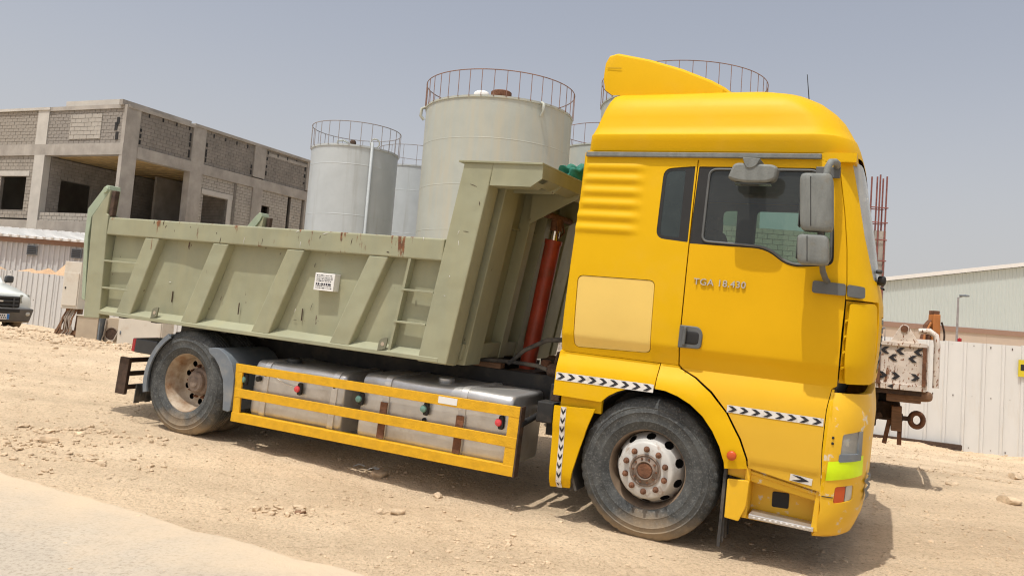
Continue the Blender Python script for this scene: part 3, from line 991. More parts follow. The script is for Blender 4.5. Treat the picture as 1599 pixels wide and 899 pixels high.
# --- front of the cab
WS = [(.338, 2.166), (.285, 2.35), (.27, 2.489), (.267, 2.733), (.262, 2.93), (.26, 3.06)]
ws = patch("windscreen", WS + [(QT - q, z) for q, z in reversed(WS)], lambda q, z: Fq(q, z, -.006), M['windscreen'], dump, step=.08, rim=.01)
for q0 in (.8, 1.5):
    a = [Fq(q0 + t * .8, 2.15 + t * .05, .02) for t in np.linspace(0, 1, 8)]
    MB().tube(a, .010, 6).build("wiper", M['black'], dump)
MB().sup(Fq(.50, 2.17, .025), (.06, .12, .07), .6).build("wiper_pivot", M['black'], dump, smooth=60)
MB().sup(Fq(.46, 2.235, .02), (.05, .10, .03), .6).build("washer_jet", M['dark_plastic'], dump, smooth=60)
FPAN = [(.40, 1.40), (.40, 2.135), (QT - .40, 2.135), (QT - .40, 1.40)]
GR = [(.58, 1.46), (.56, 1.90), (QT - .56, 1.90), (QT - .58, 1.46)]
fp = patch("grille_panel", FPAN, lambda q, z: Fq(q, z, -.002), M['yellow'], dump, holes=[GR], step=.07, rim=.04)
patch("grille_backing", GR, lambda q, z: Fq(q, z, -.04), M['black'], fp, step=.1, rim=0)
for k in range(6):
    z0 = 1.49 + .07 * k
    patch("grille_slat", [(.57, z0), (.57, z0 + .038), (QT - .57, z0 + .038), (QT - .57, z0)], lambda q, z: Fq(q, z, -.002), M['dark_plastic'], fp, step=.1, rim=.03)
HEAD = round_poly([(.113, 1.030), (.295, 1.062), (.310, .858), (.113, .842)], .022)
IND = round_poly([(.095, .652), (.262, .672), (.268, .560), (.098, .532)], .02)
mirq = lambda poly: [(QT - q, z) for q, z in poly]
BUMP = [(.012, 1.318), (-.010, 1.1), (-.012, .92), (-.017, .6), (.02, .40), (.075, .275)]
bumper = patch("bumper", BUMP + mirq(list(reversed(BUMP))), Fq, M['yellow_worn'], dump, holes=[HEAD, mirq(HEAD), IND, mirq(IND)], step=.05, rim=.05)
for mi in (0, 1):
    f = (lambda l: mirq(l)) if mi else (lambda l: l)
    patch("headlight", f(HEAD), lambda q, z: Fq(q, z, -.006), M['lamp_glass'], bumper, step=.04, rim=0)
    patch("lamp_housing", f(grow(HEAD, .02)), lambda q, z: Fq(q, z, -.085), M['fender_grey'], bumper, step=.04, rim=0)
    low = round_poly([(.105, .888), (.305, .895), (.318, .850), (.105, .832)], .012)
    patch("headlight_trim", f(low), lambda q, z: Fq(q, z, .006), M['fender_grey'], bumper, step=.04, rim=.02)
    ed = [(.278, .885), (.268, 1.055), (.300, 1.060), (.315, .885)]
    patch("headlight_trim", f(ed), lambda q, z: Fq(q, z, .005), M['fender_grey'], bumper, step=.04, rim=.02)
    oq = [p for p in IND if p[0] < .19]
    patch("indicator_lamp", f(round_poly([(.098, .650), (.185, .660), (.188, .548), (.101, .534)], .015)), lambda q, z: Fq(q, z, -.004), M['orange_lens'], bumper, step=.03, rim=.01)
    patch("side_lamp", f(round_poly([(.192, .661), (.260, .670), (.266, .562), (.195, .549)], .012)), lambda q, z: Fq(q, z, -.006), M['lamp_clear'], bumper, step=.03, rim=.01)
    patch("reflective_patch", f([(.022, .826), (.345, .884), (.358, .742), (.014, .690)]), lambda q, z: Fq(q, z, .0035), M['lime'], bumper, step=.04, rim=0)
for q0 in (.175, QT - .175):
    MB().sup(Fq(q0, .955, -.075), (.08, .08, .13), .9).build("lamp_bowl", M['reflector'], bumper, smooth=60)
    MB().sup(Fq(q0 + (.085 if q0 < 1 else -.085), .985, -.07), (.06, .06, .09), .9).build("lamp_bowl", M['reflector'], bumper, smooth=60)
for zz in (1.0, .96):
    p = S(1.318, zz, .002)
    MB().sup(p, (.018, .008, .020), .8, 10, 6).build("bolt", M['black'], bumper, smooth=60)
b = MB()
sq = [Fq(q, .575 + .10 * smooth01((q - .12) / .25), .001) for q in np.linspace(0.0, .09, 6)]
b.tube(sq, .0035, 5)
b.build("bumper_seam", M['black'], bumper)
# torn skin hanging off the bumper's front
b = MB()
n = 10
vs = []
for i in range(n):
    t = i / (n - 1)
    q = .50 + .05 * math.sin(i * 1.9)
    z = .74 - .20 * t
    a, c = Fq(q - .06 + .02 * math.sin(i * 2.3), z, .008 + .012 * math.sin(i * 1.3) ** 2), Fq(q + .04, z, .014 + .016 * math.sin(i * 2.1) ** 2)
    vs += [a, c]
b.add(vs, [(2 * i, 2 * i + 1, 2 * i + 3, 2 * i + 2) for i in range(n - 1)])
b.build("torn_bumper_skin", M['mirror_grey'], bumper, smooth=60)

# --- step box below the door
st = MB()
st.prism([(.75, .30), (1.26, .30), (1.25, .66), (.75, .70)], -1.02, -1.00)
st.prism([(1.215, .31), (1.262, .31), (1.262, .66), (1.235, .66)], -1.195, -1.01)
st.prism([(.735, .31), (.775, .31), (.775, .68), (.735, .70)], -1.20, -1.01)
st.prism([(.76, .640), (1.262, .560), (1.262, .585), (.76, .665)], -1.19, -1.01)
st.prism([(.76, .30), (1.24, .30), (1.24, .325), (.76, .325)], -1.16, -1.01)
st.prism([(.60, .60), (1.262, .52), (1.262, .66), (.60, .74)], -1.175, -1.155)
stp = st.build("step_housing", M['yellow_worn'], dump, bevel=.008)
MB().prism(round_poly([(.92, .505), (1.04, .512), (1.042, .398), (.924, .392)], .015), -1.026, -1.018).build("step_opening", M['black'], stp)
MB().prism(round_poly([(.618, .580), (.775, .592), (.770, .40), (.724, .285), (.622, .292)], [.01, .02, .04, .01, .01]), -1.225, -1.205).build("step_bracket", M['yellow_worn'], stp, bevel=.006)
b = MB().prism([(.79, .318), (1.235, .312), (1.235, .344), (.79, .352)], -1.215, -1.03)
sb = b.build("step_tread", M['alu'], stp, bevel=.006)
for k in range(11):
    MB().sup((.83 + .038 * k, -1.216, .332), (.02, .006, .012), .6, 8, 6).build("tread_stud", M['white_film'], sb)
b = MB()
for k in range(14):
    x = .596 + .004 * math.sin(k * 3.1)
    y = -1.205 + .022 * k
    b.bar((x, y, .70), (x + .015 * math.sin(k * 1.7), y + .006 * math.sin(k), .07 + .05 * abs(math.sin(k * 2.3))), .012, .022)
b.build("mud_flap", M['rubber'], dump)
MB().lathe([(.0, -.012), (.026, -.011), (.034, -.004), (.036, .006)], (.640, -1.285, .762), 'y', 20).build("side_marker_lamp", M['orange_lens'], dump, smooth=50)

# --- high roof
RZ = [3.10, 3.13, 3.18, 3.225, 3.238, 3.255, 3.32, 3.40, 3.48, 3.555, 3.615, 3.66, 3.690, 3.705, 3.71]
RW = [1.196, 1.204, 1.216, 1.226, 1.224, 1.208, 1.184, 1.170, 1.150, 1.115, 1.055, .95, .74, .40, .1]
RF = [1.330, 1.325, 1.308, 1.288, 1.283, 1.270, 1.236, 1.188, 1.118, 1.03, .93, .80, .55, .2, -.1]
RB = [-.800, -.798, -.792, -.787, -.785, -.780, -.762, -.742, -.722, -.703, -.692, -.686, -.680, -.65, -.5]
b = MB()
NS = 72
loops = []
for z, w, F, rb in zip(RZ, RW, RF, RB):
    pts = []
    ca, cb = min(CA + .03, (F - rb) * .4), min(CB, w * .6)
    rr = min(.07, w * .3)
    ks = 20
    for i in range(5):                       # rear corner
        th = math.pi / 2 * i / 4
        pts.append((rb + rr * (1 - math.sin(th)), -(w - rr * (1 - math.cos(th)))))
    pts = [(rb + rr * (1 - math.sin(math.pi / 2 * (1 - i / 4))), -(w - rr * (1 - math.cos(math.pi / 2 * (1 - i / 4))))) for i in range(5)]
    x0, x1 = rb + rr, F - ca
    pts += [(x0 + (x1 - x0) * i / 8, -w) for i in range(1, 9)]
    pts += [(x1 + ca * math.sin(math.pi / 2 * i / 8), -(w - cb * (1 - math.cos(math.pi / 2 * i / 8)))) for i in range(1, 9)]
    yy = w - cb
    pts += [(F + .012 * (1 - (1 - i / 4) ** 2), -yy * (1 - i / 4)) for i in range(1, 5)]
    loop = pts + [(x, -y) for x, y in reversed(pts[:-1])]
    loops.append([(x, y, z) for x, y in loop])
L = len(loops[0])
vs = [p for lp in loops for p in lp]
fs = [(i * L + j, i * L + (j + 1) % L, (i + 1) * L + (j + 1) % L, (i + 1) * L + j) for i in range(len(loops) - 1) for j in range(L)]
fs.append(tuple(range((len(loops) - 1) * L, len(loops) * L)))
b.add(vs, fs)
roof = b.build("cab_roof", M['yellow'], dump, smooth=28)
b = MB().box(-.80, 1.060, -1.222, -1.185, 3.046, 3.086)
b.build("drip_rail", M['mirror_grey'], dump, bevel=.006)
MB().box(-.80, 1.060, 1.185, 1.222, 3.046, 3.086).build("drip_rail", M['mirror_grey'], dump, bevel=.006)
MB().box(-.80, 1.30, -1.19, 1.19, 3.03, 3.10).build("roof_sill", M['yellow'], dump)
MB().box(-.83, -.79, -1.16, 1.16, 1.37, 3.09).build("cab_rear_wall", M['yellow'], dump)
MB().box(-.81, 1.30, -1.14, 1.14, 1.20, 1.40).build("cab_floor", M['chassis'], dump)
MB().sup((1.13, -.70, 3.435), (.07, .10, .05), .7).build("roof_lamp", M['rust_dark'], dump, smooth=60)
MB().tube([(.895, -.62, 3.50), (.835, -.62, 3.90)], [.006, .003], 6).build("antenna", M['black'], dump)

# --- roof spoiler
b = MB()
SPX = [-.815, -.79, -.72, -.432, -.14, .114, .22, .30]
SPT = [3.975, 4.030, 4.048, 3.980, 3.885, 3.780, 3.725, 3.675]
SPB = [3.800, 3.70, 3.65, 3.63, 3.61, 3.60, 3.59, 3.57]
SPW = [.985, .985, .985, .985, .98, .965, .94, .86]
vs, K = [], 14
for x, t, o, w in zip(SPX, SPT, SPB, SPW):
    r = min(.055, (t - o) * .5)
    half = [(-w, o), (-w - .002, o + (t - o) * .3), (-w + .004, t - r), (-w + r * .13, t - r * .5), (-w + r * .5, t - r * .13), (-w + r * 1.1, t + .004), (-w * .4, t + .012)]
    full = half + [(-y, z) for y, z in reversed(half)]
    vs += [(x, y, z) for y, z in full]
fs = [(i * K + j, i * K + (j + 1) % K, (i + 1) * K + (j + 1) % K, (i + 1) * K + j) for i in range(len(SPX) - 1) for j in range(K - 1)]
fs.append(tuple(range(K)))
fs.append(tuple(range((len(SPX) - 1) * K, len(SPX) * K)))
b.add(vs, fs)
spo = b.build("roof_spoiler", M['yellow'], dump, smooth=24)
b = MB().box(.20, .38, -.55, .55, 3.67, 3.70)
b.build("spoiler_tip", M['plastic'], spo, bevel=.01)
for x in (-.62, -.40):
    for y in (-.86, .86):
        MB().box(x - .05, x + .05, y - .06, y + .06, 3.55, 3.72).build("spoiler_mount", M['black'], spo)
MB().tube([(-.79, -.99, 3.90), (-.66, -.992, 3.893)], .002, 5).build("crack", M['black'], spo)

# --- inside the cab
cabin = MB().box(-.78, 1.22, -1.08, 1.08, 1.401, 1.46).build("cabin_floor", M['liner'], dump)
for far in (False, True):
    patch("side_lining", [(-.78, 1.45), (1.20, 1.45), (1.14, 2.25), (1.10, 3.02), (-.78, 3.02)], lambda u, z: S(min(u, itp(z, FZ, FV) - CA), z, -.05), M['liner'], cabin, holes=[QGLASS, [(u if u < 1.1 else u - .10, z) for u, z in DGLASS]], step=.12, rim=0, mirror=far)
MB().box(-.785, -.765, -1.1, 1.1, 1.46, 3.03).build("rear_lining", M['liner'], cabin)
MB().box(-.78, 1.05, -1.12, 1.12, 3.02, 3.028).build("roof_lining", M['liner'], cabin)
MB().prism([(.95, 1.46), (1.28, 1.46), (1.40, 2.08), (1.15, 2.16), (.98, 2.02)], -1.02, 1.02).build("dashboard", M['liner'], cabin, bevel=.03)
for y in (-.58, .58):
    seat = MB().sup((.30, y, 1.90), (.50, .50, .18), .4).build("seat", M['seat'], cabin, smooth=60)
    bk = MB()
    bk.sup((.02, y, 2.28), (.17, .50, .72), .4, rot=Matrix.Rotation(R(-8), 3, 'Y'))
    bk.sup((-.04, y, 2.68), (.12, .28, .20), .5)
    bk.build("seat_back", M['seat'], seat, smooth=60)
    MB().box(.12, .48, y - .18, y + .18, 1.46, 1.84).build("seat_base", M['black'], seat)
MB().box(-.76, -.25, -1.05, 1.05, 1.46, 2.05).build("bunk", M['seat'], cabin, bevel=.04)
MB().box(-.76, -.15, -1.05, 1.05, 2.62, 2.74).build("upper_bunk", M['seat'], cabin, bevel=.03)
MB().tube([(.86 + .08 * math.cos(a), .58 + .22 * math.sin(a), 2.14 + .20 * math.cos(a)) for a in np.linspace(0, 2 * math.pi, 24, endpoint=False)], .015, 6, closed=True).build("steering_wheel", M['black'], cabin)

# ------------------------------------------------------------------ wheels
def tyre_mesh(y0, y1, r=.536, n=180):
    """A lathe from the outer bead at y0 to the inner bead at y1 (y0 < y1)."""
    t = y1 - y0
    pr = [(.298, .030), (.310, .022), (.325, .014), (.355, .004), (.362, .0005), (.368, .003), (.40, -.002), (.425, -.004), (.430, -.007), (.436, -.004), (.462, .002), (.470, -.001), (.476, .005),
          (.494, .014), (.505, .020), (.512, .026), (.528, .036), (r, .052)]
    tread = []
    a, w = .052, t - .104
    for g in range(4):
        c = a + w * (g + 1) / 5
        tread += [(r + .002, c - .010), (r - .012, c - .007), (r - .012, c + .007), (r + .002, c + .010)]
    prof = pr + tread + [(rr, t - tt) for rr, tt in reversed(pr)]
    k = len(pr)
    def rmod(i, j):
        e = i if i < k else (len(prof) - 1 - i)
        if 13 <= e <= 17:
            return -.007 if (j % 4) == 0 else 0
        return 0
    return MB().lathe(prof, (0, y0, 0), 'y', n, rmod=rmod)

def ang_skip(ring, count, half, n, rings):
    def f(i, j):
        if i not in rings:
            return False
        ph = ((j + .5) / n * count) % 1.0
        return abs(ph - .5) < half[i - rings[0]]
    return f

def nut(b, x, y, z, r=.0185, out=-1):
    b.lathe([(r * 1.25, 0), (r * 1.25, out * .006), (r, out * .008), (r, out * .026), (r * .6, out * .032), (r * .55, out * .048), (.001, out * .05)], (x, y, z), 'y', 10)

def holed(pre, z0, z1, post, count, hw, n, c, m, rings=12):
    """A wheel disc: lathe profile pre, then a straight cone from z0 to z1 pierced by count oval holes, then post."""
    cone = [(z0[0] + (z1[0] - z0[0]) * i / rings, z0[1] + (z1[1] - z0[1]) * i / rings) for i in range(rings + 1)]
    k = len(pre)
    def skip(i, j):
        if not (k <= i < k + rings):
            return False
        t = (i - k + .5) / rings * 2 - 1
        return abs((((j + .5) / n * count) % 1.0) - .5) < hw * math.sqrt(max(0, 1 - t * t))
    return MB().lathe(pre + cone + post, c, 'y', n, skip=skip)
rim = holed([(.268, .118), (.266, .108)], (.262, .098), (.224, .004), [(.217, -.020), (.208, -.040), (.198, -.047), (.120, -.048), (.116, -.040)], 10, .235, 320, (0, -1.172, .53), None)
front_wheel = rim.build("wheel", M['rim_white'], dump, smooth=35, fix=False)
MB().lathe([(.298, .030), (.302, .026), (.308, .010), (.304, .002), (.293, .003), (.286, .022), (.281, .06), (.276, .10), (.270, .13), (.27, .26)], (0, -1.172, .53), 'y', 90).build("rim_well", M['rim_brown'], front_wheel, smooth=35)
MB().lathe([(.266, .20), (.02, .20)], (0, -1.172, .53), 'y', 40).build("brake_drum", M['black'], front_wheel, smooth=35)
ty = tyre_mesh(-1.204, -.900)
ty.v = [(x, y, z + .53) for x, y, z in ty.v]
front_tyre = ty.build("tyre", M['tyre'], front_wheel, smooth=32)
hub = MB().lathe([(.118, -.044), (.122, -.056), (.110, -.060), (.104, -.052), (.075, -.066), (.068, -.074), (.064, -.066), (.058, -.060), (.001, -.060)], (0, -1.172, .53), 'y', 36)
hub.build("hub", M['rust_hub'], front_wheel, smooth=30)
MB().lathe([(.058, -.062), (.052, -.068), (.001, -.069)], (0, -1.172, .53), 'y', 30).build("hub_cap", M['rust'], front_wheel, smooth=30)
for k in range(10):
    a = 2 * math.pi * (k + .5) / 10
    b = MB()
    nut(b, .158 * math.cos(a), -1.220, .53 + .158 * math.sin(a))
    b.build("wheel_nut", M['rust'], front_wheel, smooth=30)
for k in range(10):
    a = 2 * math.pi * k / 10
    b = MB()
    b.lathe([(.008, 0), (.008, -.012), (.001, -.012)], (.090 * math.cos(a), -1.232, .53 + .090 * math.sin(a)), 'y', 8)
    b.build("hub_bolt", M['rust'], front_wheel)

def copy_wheel(src, sx=0.0, mirror=False):
    c = link_copy(src, dump)
    c.location.x += sx
    if mirror:
        c.scale.y = -1
    for ch in src.children:
        link_copy(ch, c)
    TRUE.add(c)
    return c
copy_wheel(front_wheel, 0, True)

rim = holed([(.300, .030), (.308, .012), (.304, .003), (.294, .003), (.288, .02), (.280, .05), (.270, .075), (.262, .12), (.262, .17), (.258, .200), (.248, .212)], (.240, .214), (.178, .218),
            [(.145, .218), (.14, .215)], 10, .225, 320, (XR, -1.172, .53), None)
rear_wheel = rim.build("wheel", M['rim_dirty'], dump, smooth=35, fix=False)
MB().lathe([(.27, .225), (.27, .35), (.02, .35)], (XR, -1.172, .53), 'y', 40).build("brake_drum", M['black'], rear_wheel, smooth=35)
ty = tyre_mesh(-1.204, -.895)
ty.v = [(x + XR, y, z + .53) for x, y, z in ty.v]
ty.build("tyre", M['tyre'], rear_wheel, smooth=32)
ty = tyre_mesh(-.868, -.56, n=120)
ty.v = [(x + XR, y, z + .53) for x, y, z in ty.v]
ty.build("inner_tyre", M['tyre'], rear_wheel, smooth=32)
MB().lathe([(.142, .21), (.146, .185), (.135, .165), (.11, .155), (.105, .12), (.09, .108), (.06, .105), (.05, .095), (.001, .095)], (XR, -1.172, .53), 'y', 36).build("hub", M['rust_hub'], rear_wheel, smooth=30)
for k in range(10):
    a = 2 * math.pi * k / 10
    b = MB()
    nut(b, XR + .163 * math.cos(a), -.955, .53 + .163 * math.sin(a), .016)
    b.build("wheel_nut", M['rust'], rear_wheel, smooth=30)
copy_wheel(rear_wheel, 0, True)
# inner wheel arches of the cab
b = MB()
pts = [(.61 * math.cos(a), .53 + .61 * math.sin(a)) for a in np.linspace(R(5), R(206), 19)]
for i in range(18):
    (x0, z0), (x1, z1) = pts[i], pts[i + 1]
    b.add([(x0, -1.17, z0), (x1, -1.17, z1), (x1, -.62, z1), (x0, -.62, z0), (x0 * 1.03, -1.17, .53 + (z0 - .53) * 1.03), (x1 * 1.03, -1.17, .53 + (z1 - .53) * 1.03), (x1 * 1.03, -.62, .53 + (z1 - .53) * 1.03), (x0 * 1.03, -.62, .53 + (z0 - .53) * 1.03)],
          [(0, 1, 2, 3), (7, 6, 5, 4), (0, 4, 5, 1), (3, 2, 6, 7)])
arch = b.build("wheel_arch_liner", M['rubber'], dump, smooth=40)
c = link_copy(arch, dump)
c.scale.y = -1
TRUE |= {arch, c, front_wheel, rear_wheel}

# ------------------------------------------------------------------ chassis
for y in (-.42, .42):
    MB().box(-6.0, 1.25, y - .035, y + .035, .78, 1.06).build("frame_rail", M['chassis'], dump, bevel=.006)
    MB().box(-5.6, -1.72, y - .045, y + .045, 1.062, 1.11).build("subframe_beam", M['wood'] if y < 0 else M['rust_dark'], dump)
for x in (-5.7, -4.4, -3.3, -2.2, -1.1):
    MB().box(x - .05, x + .05, -.38, .38, .84, 1.0).build("cross_member", M['chassis'], dump)
TRUE.add(MB().tube([(0, -.95, .50), (0, .95, .50)], .06, 10).build("axle", M['chassis'], dump, smooth=50))
ax = MB().tube([(XR, -.95, .53), (XR, .95, .53)], .08, 12)
ax.sup((XR, 0, .53), (.42, .42, .46), .8)
TRUE.add(ax.build("axle", M['chassis'], dump, smooth=50))
MB().tube([(-.9, 0, .66), (XR + .2, 0, .55)], .055, 10).build("drive_shaft", M['rust_dark'], dump, smooth=50)
for y in (-.42, .42):
    MB().hexa([(-.75, y - .04, .74), (.7, y - .04, .74), (.7, y + .04, .74), (-.75, y + .04, .74), (-.1, y - .04, .66), (.1, y - .04, .66), (.1, y + .04, .66), (-.1, y + .04, .66)]).build("leaf_spring", M['chassis'], dump)
MB().sup((.55, 0, .85), (1.3, .8, .75), .5).build("engine", M['rust_dark'], dump, smooth=60)
MB().box(-1.05, -.62, -.62, .62, .78, 1.04).build("gearbox_cover", M['chassis'], dump, bevel=.02)
MB().box(-1.38, -1.05, .50, .95, 1.10, 1.38).build("air_filter_box", M['dark_plastic'], dump, bevel=.03)
MB().box(-1.00, -.88, -.90, -.30, .60, 1.05).build("rear_cab_bracket", M['chassis'], dump, bevel=.01)
MB().box(-1.055, -.90, -1.02, -.86, .72, .90).build("battery_clamp", M['chassis'], dump, bevel=.01)
MB().box(-.90, -.82, -1.12, -.60, .93, 1.02).build("skirt_bracket", M['rust_dark'], dump, bevel=.01)
# air hoses behind the cab
MB().tube([(-1.62, -.50, 1.13), (-1.45, -.55, 1.28), (-1.22, -.60, 1.40), (-1.02, -.62, 1.43), (-.86, -.62, 1.39)], .022, 8).build("air_hose", M['rubber'], dump, smooth=60)
MB().tube([(-1.95, -.48, 1.13), (-1.60, -.50, 1.15), (-1.30, -.55, 1.15), (-1.05, -.60, 1.10)], .020, 8).build("air_hose", M['rubber'], dump, smooth=60)
vb = MB().sup((-1.08, -.66, 1.14), (.14, .12, .12), .7)
vb.tube([(-1.08, -.66, 1.18), (-1.06, -.66, 1.30), (-.98, -.66, 1.34)], .018, 8)
vb.build("brake_valve", M['rust_dark'], dump, smooth=50)
MB().sup((-1.28, -.40, 1.16), (.10, .08, .09), .6).build("warning_lamp_base", M['rust'], dump, smooth=50)

MB().box(-1.06, -.90, .12, .80, 1.12, 2.75).build("air_intake_stack", M['black'], dump, bevel=.03)
MB().box(-1.02, -.88, -.55, .10, 1.12, 2.10).build("cab_rear_bracket", M['black'], dump, bevel=.02)
# fuel tanks
def fuel_tank(x0, x1, y0, y1, z0, z1, straps, cap, rusty):
    b = MB()
    r = .085
    pf = round_poly([(y0, z0), (y1, z0), (y1, z1), (y0, z1)], [r, r * .5, r * .5, r], 6)
    n = len(pf)
    cy, cz = (y0 + y1) / 2, (z0 + z1) / 2
    def sect(x, k):
        return [(x, cy + (y - cy) * k, cz + (z - cz) * k) for y, z in pf]
    xs = [(x0, .93), (x0 + .008, .965), (x0 + .03, 1.0)] + [(x0 + (x1 - x0) * t, 1.0) for t in np.linspace(.06, .94, 12)] + [(x1 - .03, 1.0), (x1 - .008, .965), (x1, .93)]
    vs = []
    for x, k in xs:
        for (px, py, pz) in sect(x, k):
            dent = .010 * math.sin(px * 5.1 + pz * 7) * math.sin(px * 2.3 + py * 6) if k == 1.0 else 0
            vs.append((px, py + dent, pz - dent * .8))
    fs = [(i * n + j, i * n + (j + 1) % n, (i + 1) * n + (j + 1) % n, (i + 1) * n + j) for i in range(len(xs) - 1) for j in range(n)]
    fs += [tuple(range(n - 1, -1, -1)), tuple(range((len(xs) - 1) * n, len(xs) * n))]
    b.add(vs, fs)
    t = b.build("fuel_tank", M['alu'], dump, smooth=40)
    for sx in straps:
        s = MB()
        q = [(cy + (y - cy) * 1.035, cz + (z - cz) * 1.035) for y, z in pf]
        s.cur = 0
        s.prism(q, sx - .035, sx + .035, 'x')
        s.build("tank_strap", M['strap'], t, smooth=40, bevel=.003)
        if rusty:
            MB().box(sx - .037, sx + .037, y0 - .030, y0 - .018, z0 + .06, z0 + (z1 - z0) * .62).build("rusty_strap_bolt_plate", M['rust'], t)
        MB().sup((sx, y0 - .022, z1 - .14), (.022, .02, .022), .6, 8, 6).build("strap_bolt", M['rust_dark'], t)
    MB().lathe([(.065, -.02), (.075, 0), (.072, .025), (.05, .035), (.001, .036)], (cap, (y0 + y1) / 2 - .1, z1 + .01), 'z', 24).build("filler_cap", M['dark_plastic'] if rusty is False else M['alu'], t, smooth=40)
    return t
t1 = fuel_tank(-4.10, -2.97, -1.16, -.52, .31, .885, (-3.93, -3.08), -3.80, False)
t2 = fuel_tank(-2.78, -1.215, -1.16, -.50, .30, .925, (-2.49, -1.69), -2.02, True)
MB().lathe([(.022, 0), (.022, -.012), (.001, -.013)], (-2.06, -1.158, .590), 'y', 12).build("drain_plug", M['black'], t2)
for x in (-2.43, -1.66):
    br = MB().tube([(x, -1.0, .285), (x, -.5, .285)], .035, 8)
    br.sup((x, -.98, .26), (.22, .16, .09), .6)
    br.build("tank_bracket", M['alu'], t2, smooth=50)

# side guard
G0, G1 = -4.275, -1.108
guard = MB().box(G1 - .105, G1, -1.225, -1.205, .265, .853).build("side_guard", M['yellow_guard'], dump, bevel=.003)
MB().hexa([(G0 + .035, -1.225, .243), (G0 + .125, -1.225, .243), (G0 + .125, -1.205, .243), (G0 + .035, -1.205, .243), (G0 - .02, -1.225, .826), (G0 + .075, -1.225, .826), (G0 + .075, -1.205, .826), (G0 - .02, -1.205, .826)]).build("guard_post", M['yellow_guard'], guard, bevel=.003)
for za, zb, ha, hb in ((.746, .762, .080, .091), (.490, .503, .088, .090), (.243, .265, .093, .088)):
    yi = -1.150 if za < .3 else -1.208  # bottom rail made deeper to close the lit gap in the ground shadow
    b = MB().hexa([(G0 + .02, -1.228, za), (G1 - .003, -1.228, zb), (G1 - .003, yi, zb), (G0 + .02, yi, za),
                   (G0 + .02, -1.228, za + ha), (G1 - .003, -1.228, zb + hb), (G1 - .003, yi, zb + hb), (G0 + .02, yi, za + ha)])
    b.build("guard_rail", M['yellow_guard'], guard, bevel=.003)
MB().box(G1 - .002, G1 + .012, -1.23, -1.15, .262, .856).build("guard_end_channel", M['rust_dark'], guard)
for x in (-1.20, -4.10):
    MB().tube([(x + .09, -1.2, .70), (x + .09, -.45, .80)], .028, 10).build("guard_bracket", M['black'], guard, smooth=50)
MB().box(-1.905, -1.715, -1.2305, -1.2285, .775, .835).build("sticker", M['paper'], guard)
for x, z, m in ((-4.19, .672, 'green_lens'), (-3.495, .672, 'pink_lens'), (-2.765, .682, 'green_lens'), (-2.06, .695, 'green_lens'), (-1.31, .690, 'pink_lens')):
    l = MB().sup((x + .02, -1.185, z + .002), (.05, .035, .12), .4).build("marker_lamp", M['black'], guard, smooth=50)
    MB().lathe([(.034, .012), (.036, 0), (.028, -.018), (.001, -.024)], (x, -1.198, z), 'y', 16).build("lamp_lens", M[m], l, smooth=50)
b = MB().tube([(-3.86, -1.165, .765), (-3.70, -1.172, .70), (-3.52, -1.18, .675)], .005, 5)
b.build("lamp_wire", M['white_film'], guard)

# rear mudguards, tail lamp and underrun bar
for sg in (1, -1):
    b = MB()
    arc = [(XR + .665 * math.cos(a), .53 + .60 * math.sin(a)) for a in np.linspace(R(128), R(196), 12)]
    for i in range(11):
        (x0, z0), (x1, z1) = arc[i], arc[i + 1]
        k = 1.035
        q = lambda x, z: (XR + (x - XR) * k, .53 + (z - .53) * k)
        (u0, w0), (u1, w1) = q(x0, z0), q(x1, z1)
        b.hexa([(x0, -1.235 * sg, z0), (x1, -1.235 * sg, z1), (x1, -.56 * sg, z1), (x0, -.56 * sg, z0), (u0, -1.235 * sg, w0), (u1, -1.235 * sg, w1), (u1, -.56 * sg, w1), (u0, -.56 * sg, w0)])
        b.hexa([(u0, -1.245 * sg, w0), (u1, -1.245 * sg, w1), (u1, -1.225 * sg, w1), (u0, -1.225 * sg, w0), (XR + (x0 - XR) * .95, -1.245 * sg, .53 + (z0 - .53) * .95), (XR + (x1 - XR) * .95, -1.245 * sg, .53 + (z1 - .53) * .95), (XR + (x1 - XR) * .95, -1.225 * sg, .53 + (z1 - .53) * .95), (XR + (x0 - XR) * .95, -1.225 * sg, .53 + (z0 - .53) * .95)])
    b.build("mudguard", M['fender_grey'], dump)
    b = MB()
    b.prism([(-4.684, .935), (-4.60, .952), (-4.53, .952), (-4.42, .90), (-4.325, .81), (-4.275, .68), (-4.262, .50), (-4.265, .345), (-4.29, .330), (-4.363, .337), (-4.385, .50), (-4.42, .64), (-4.50, .77), (-4.58, .85), (-4.655, .885)], -1.245 * sg, -1.232 * sg)
    fm = b.build("mudguard_skirt", M['fender_grey'], dump, bevel=.008)
    b = MB()
    pts = [(-4.60, .95), (-4.53, .948), (-4.42, .897), (-4.325, .807), (-4.275, .68), (-4.262, .50), (-4.266, .345)]
    for (x0, z0), (x1, z1) in zip(pts, pts[1:]):
        b.add([(x0, -1.234 * sg, z0), (x1, -1.234 * sg, z1), (x1, -.56 * sg, z1), (x0, -.56 * sg, z0)], [(0, 1, 2, 3)])
    b.build("mudguard_shell", M['fender_grey'], fm, smooth=50)
    b = MB()
    for k in range(9):
        y = -1.22 + .07 * k
        b.box(-5.668, -5.655, y * sg, (y + .062) * sg, .215 + .01 * (k % 2), .42)
    b.build("mud_flap", M['rubber'], dump)
    MB().box(-5.90, -5.56, -1.13 * sg, -.80 * sg, .745, .905).build("tail_lamp_housing", M['dark_plastic'], dump, bevel=.015)
    MB().box(-5.955, -5.90, -1.125 * sg, -.80 * sg, .75, .90).build("tail_lamp", M['red_lens'], dump, bevel=.012)
ur = MB()
for z in (.29, .445, .60):
    ur.box(-6.12, -6.07, -1.05, 1.05, z, z + .05)
ur = ur.build("underrun_bar", M['rust_dark'], dump, bevel=.004)
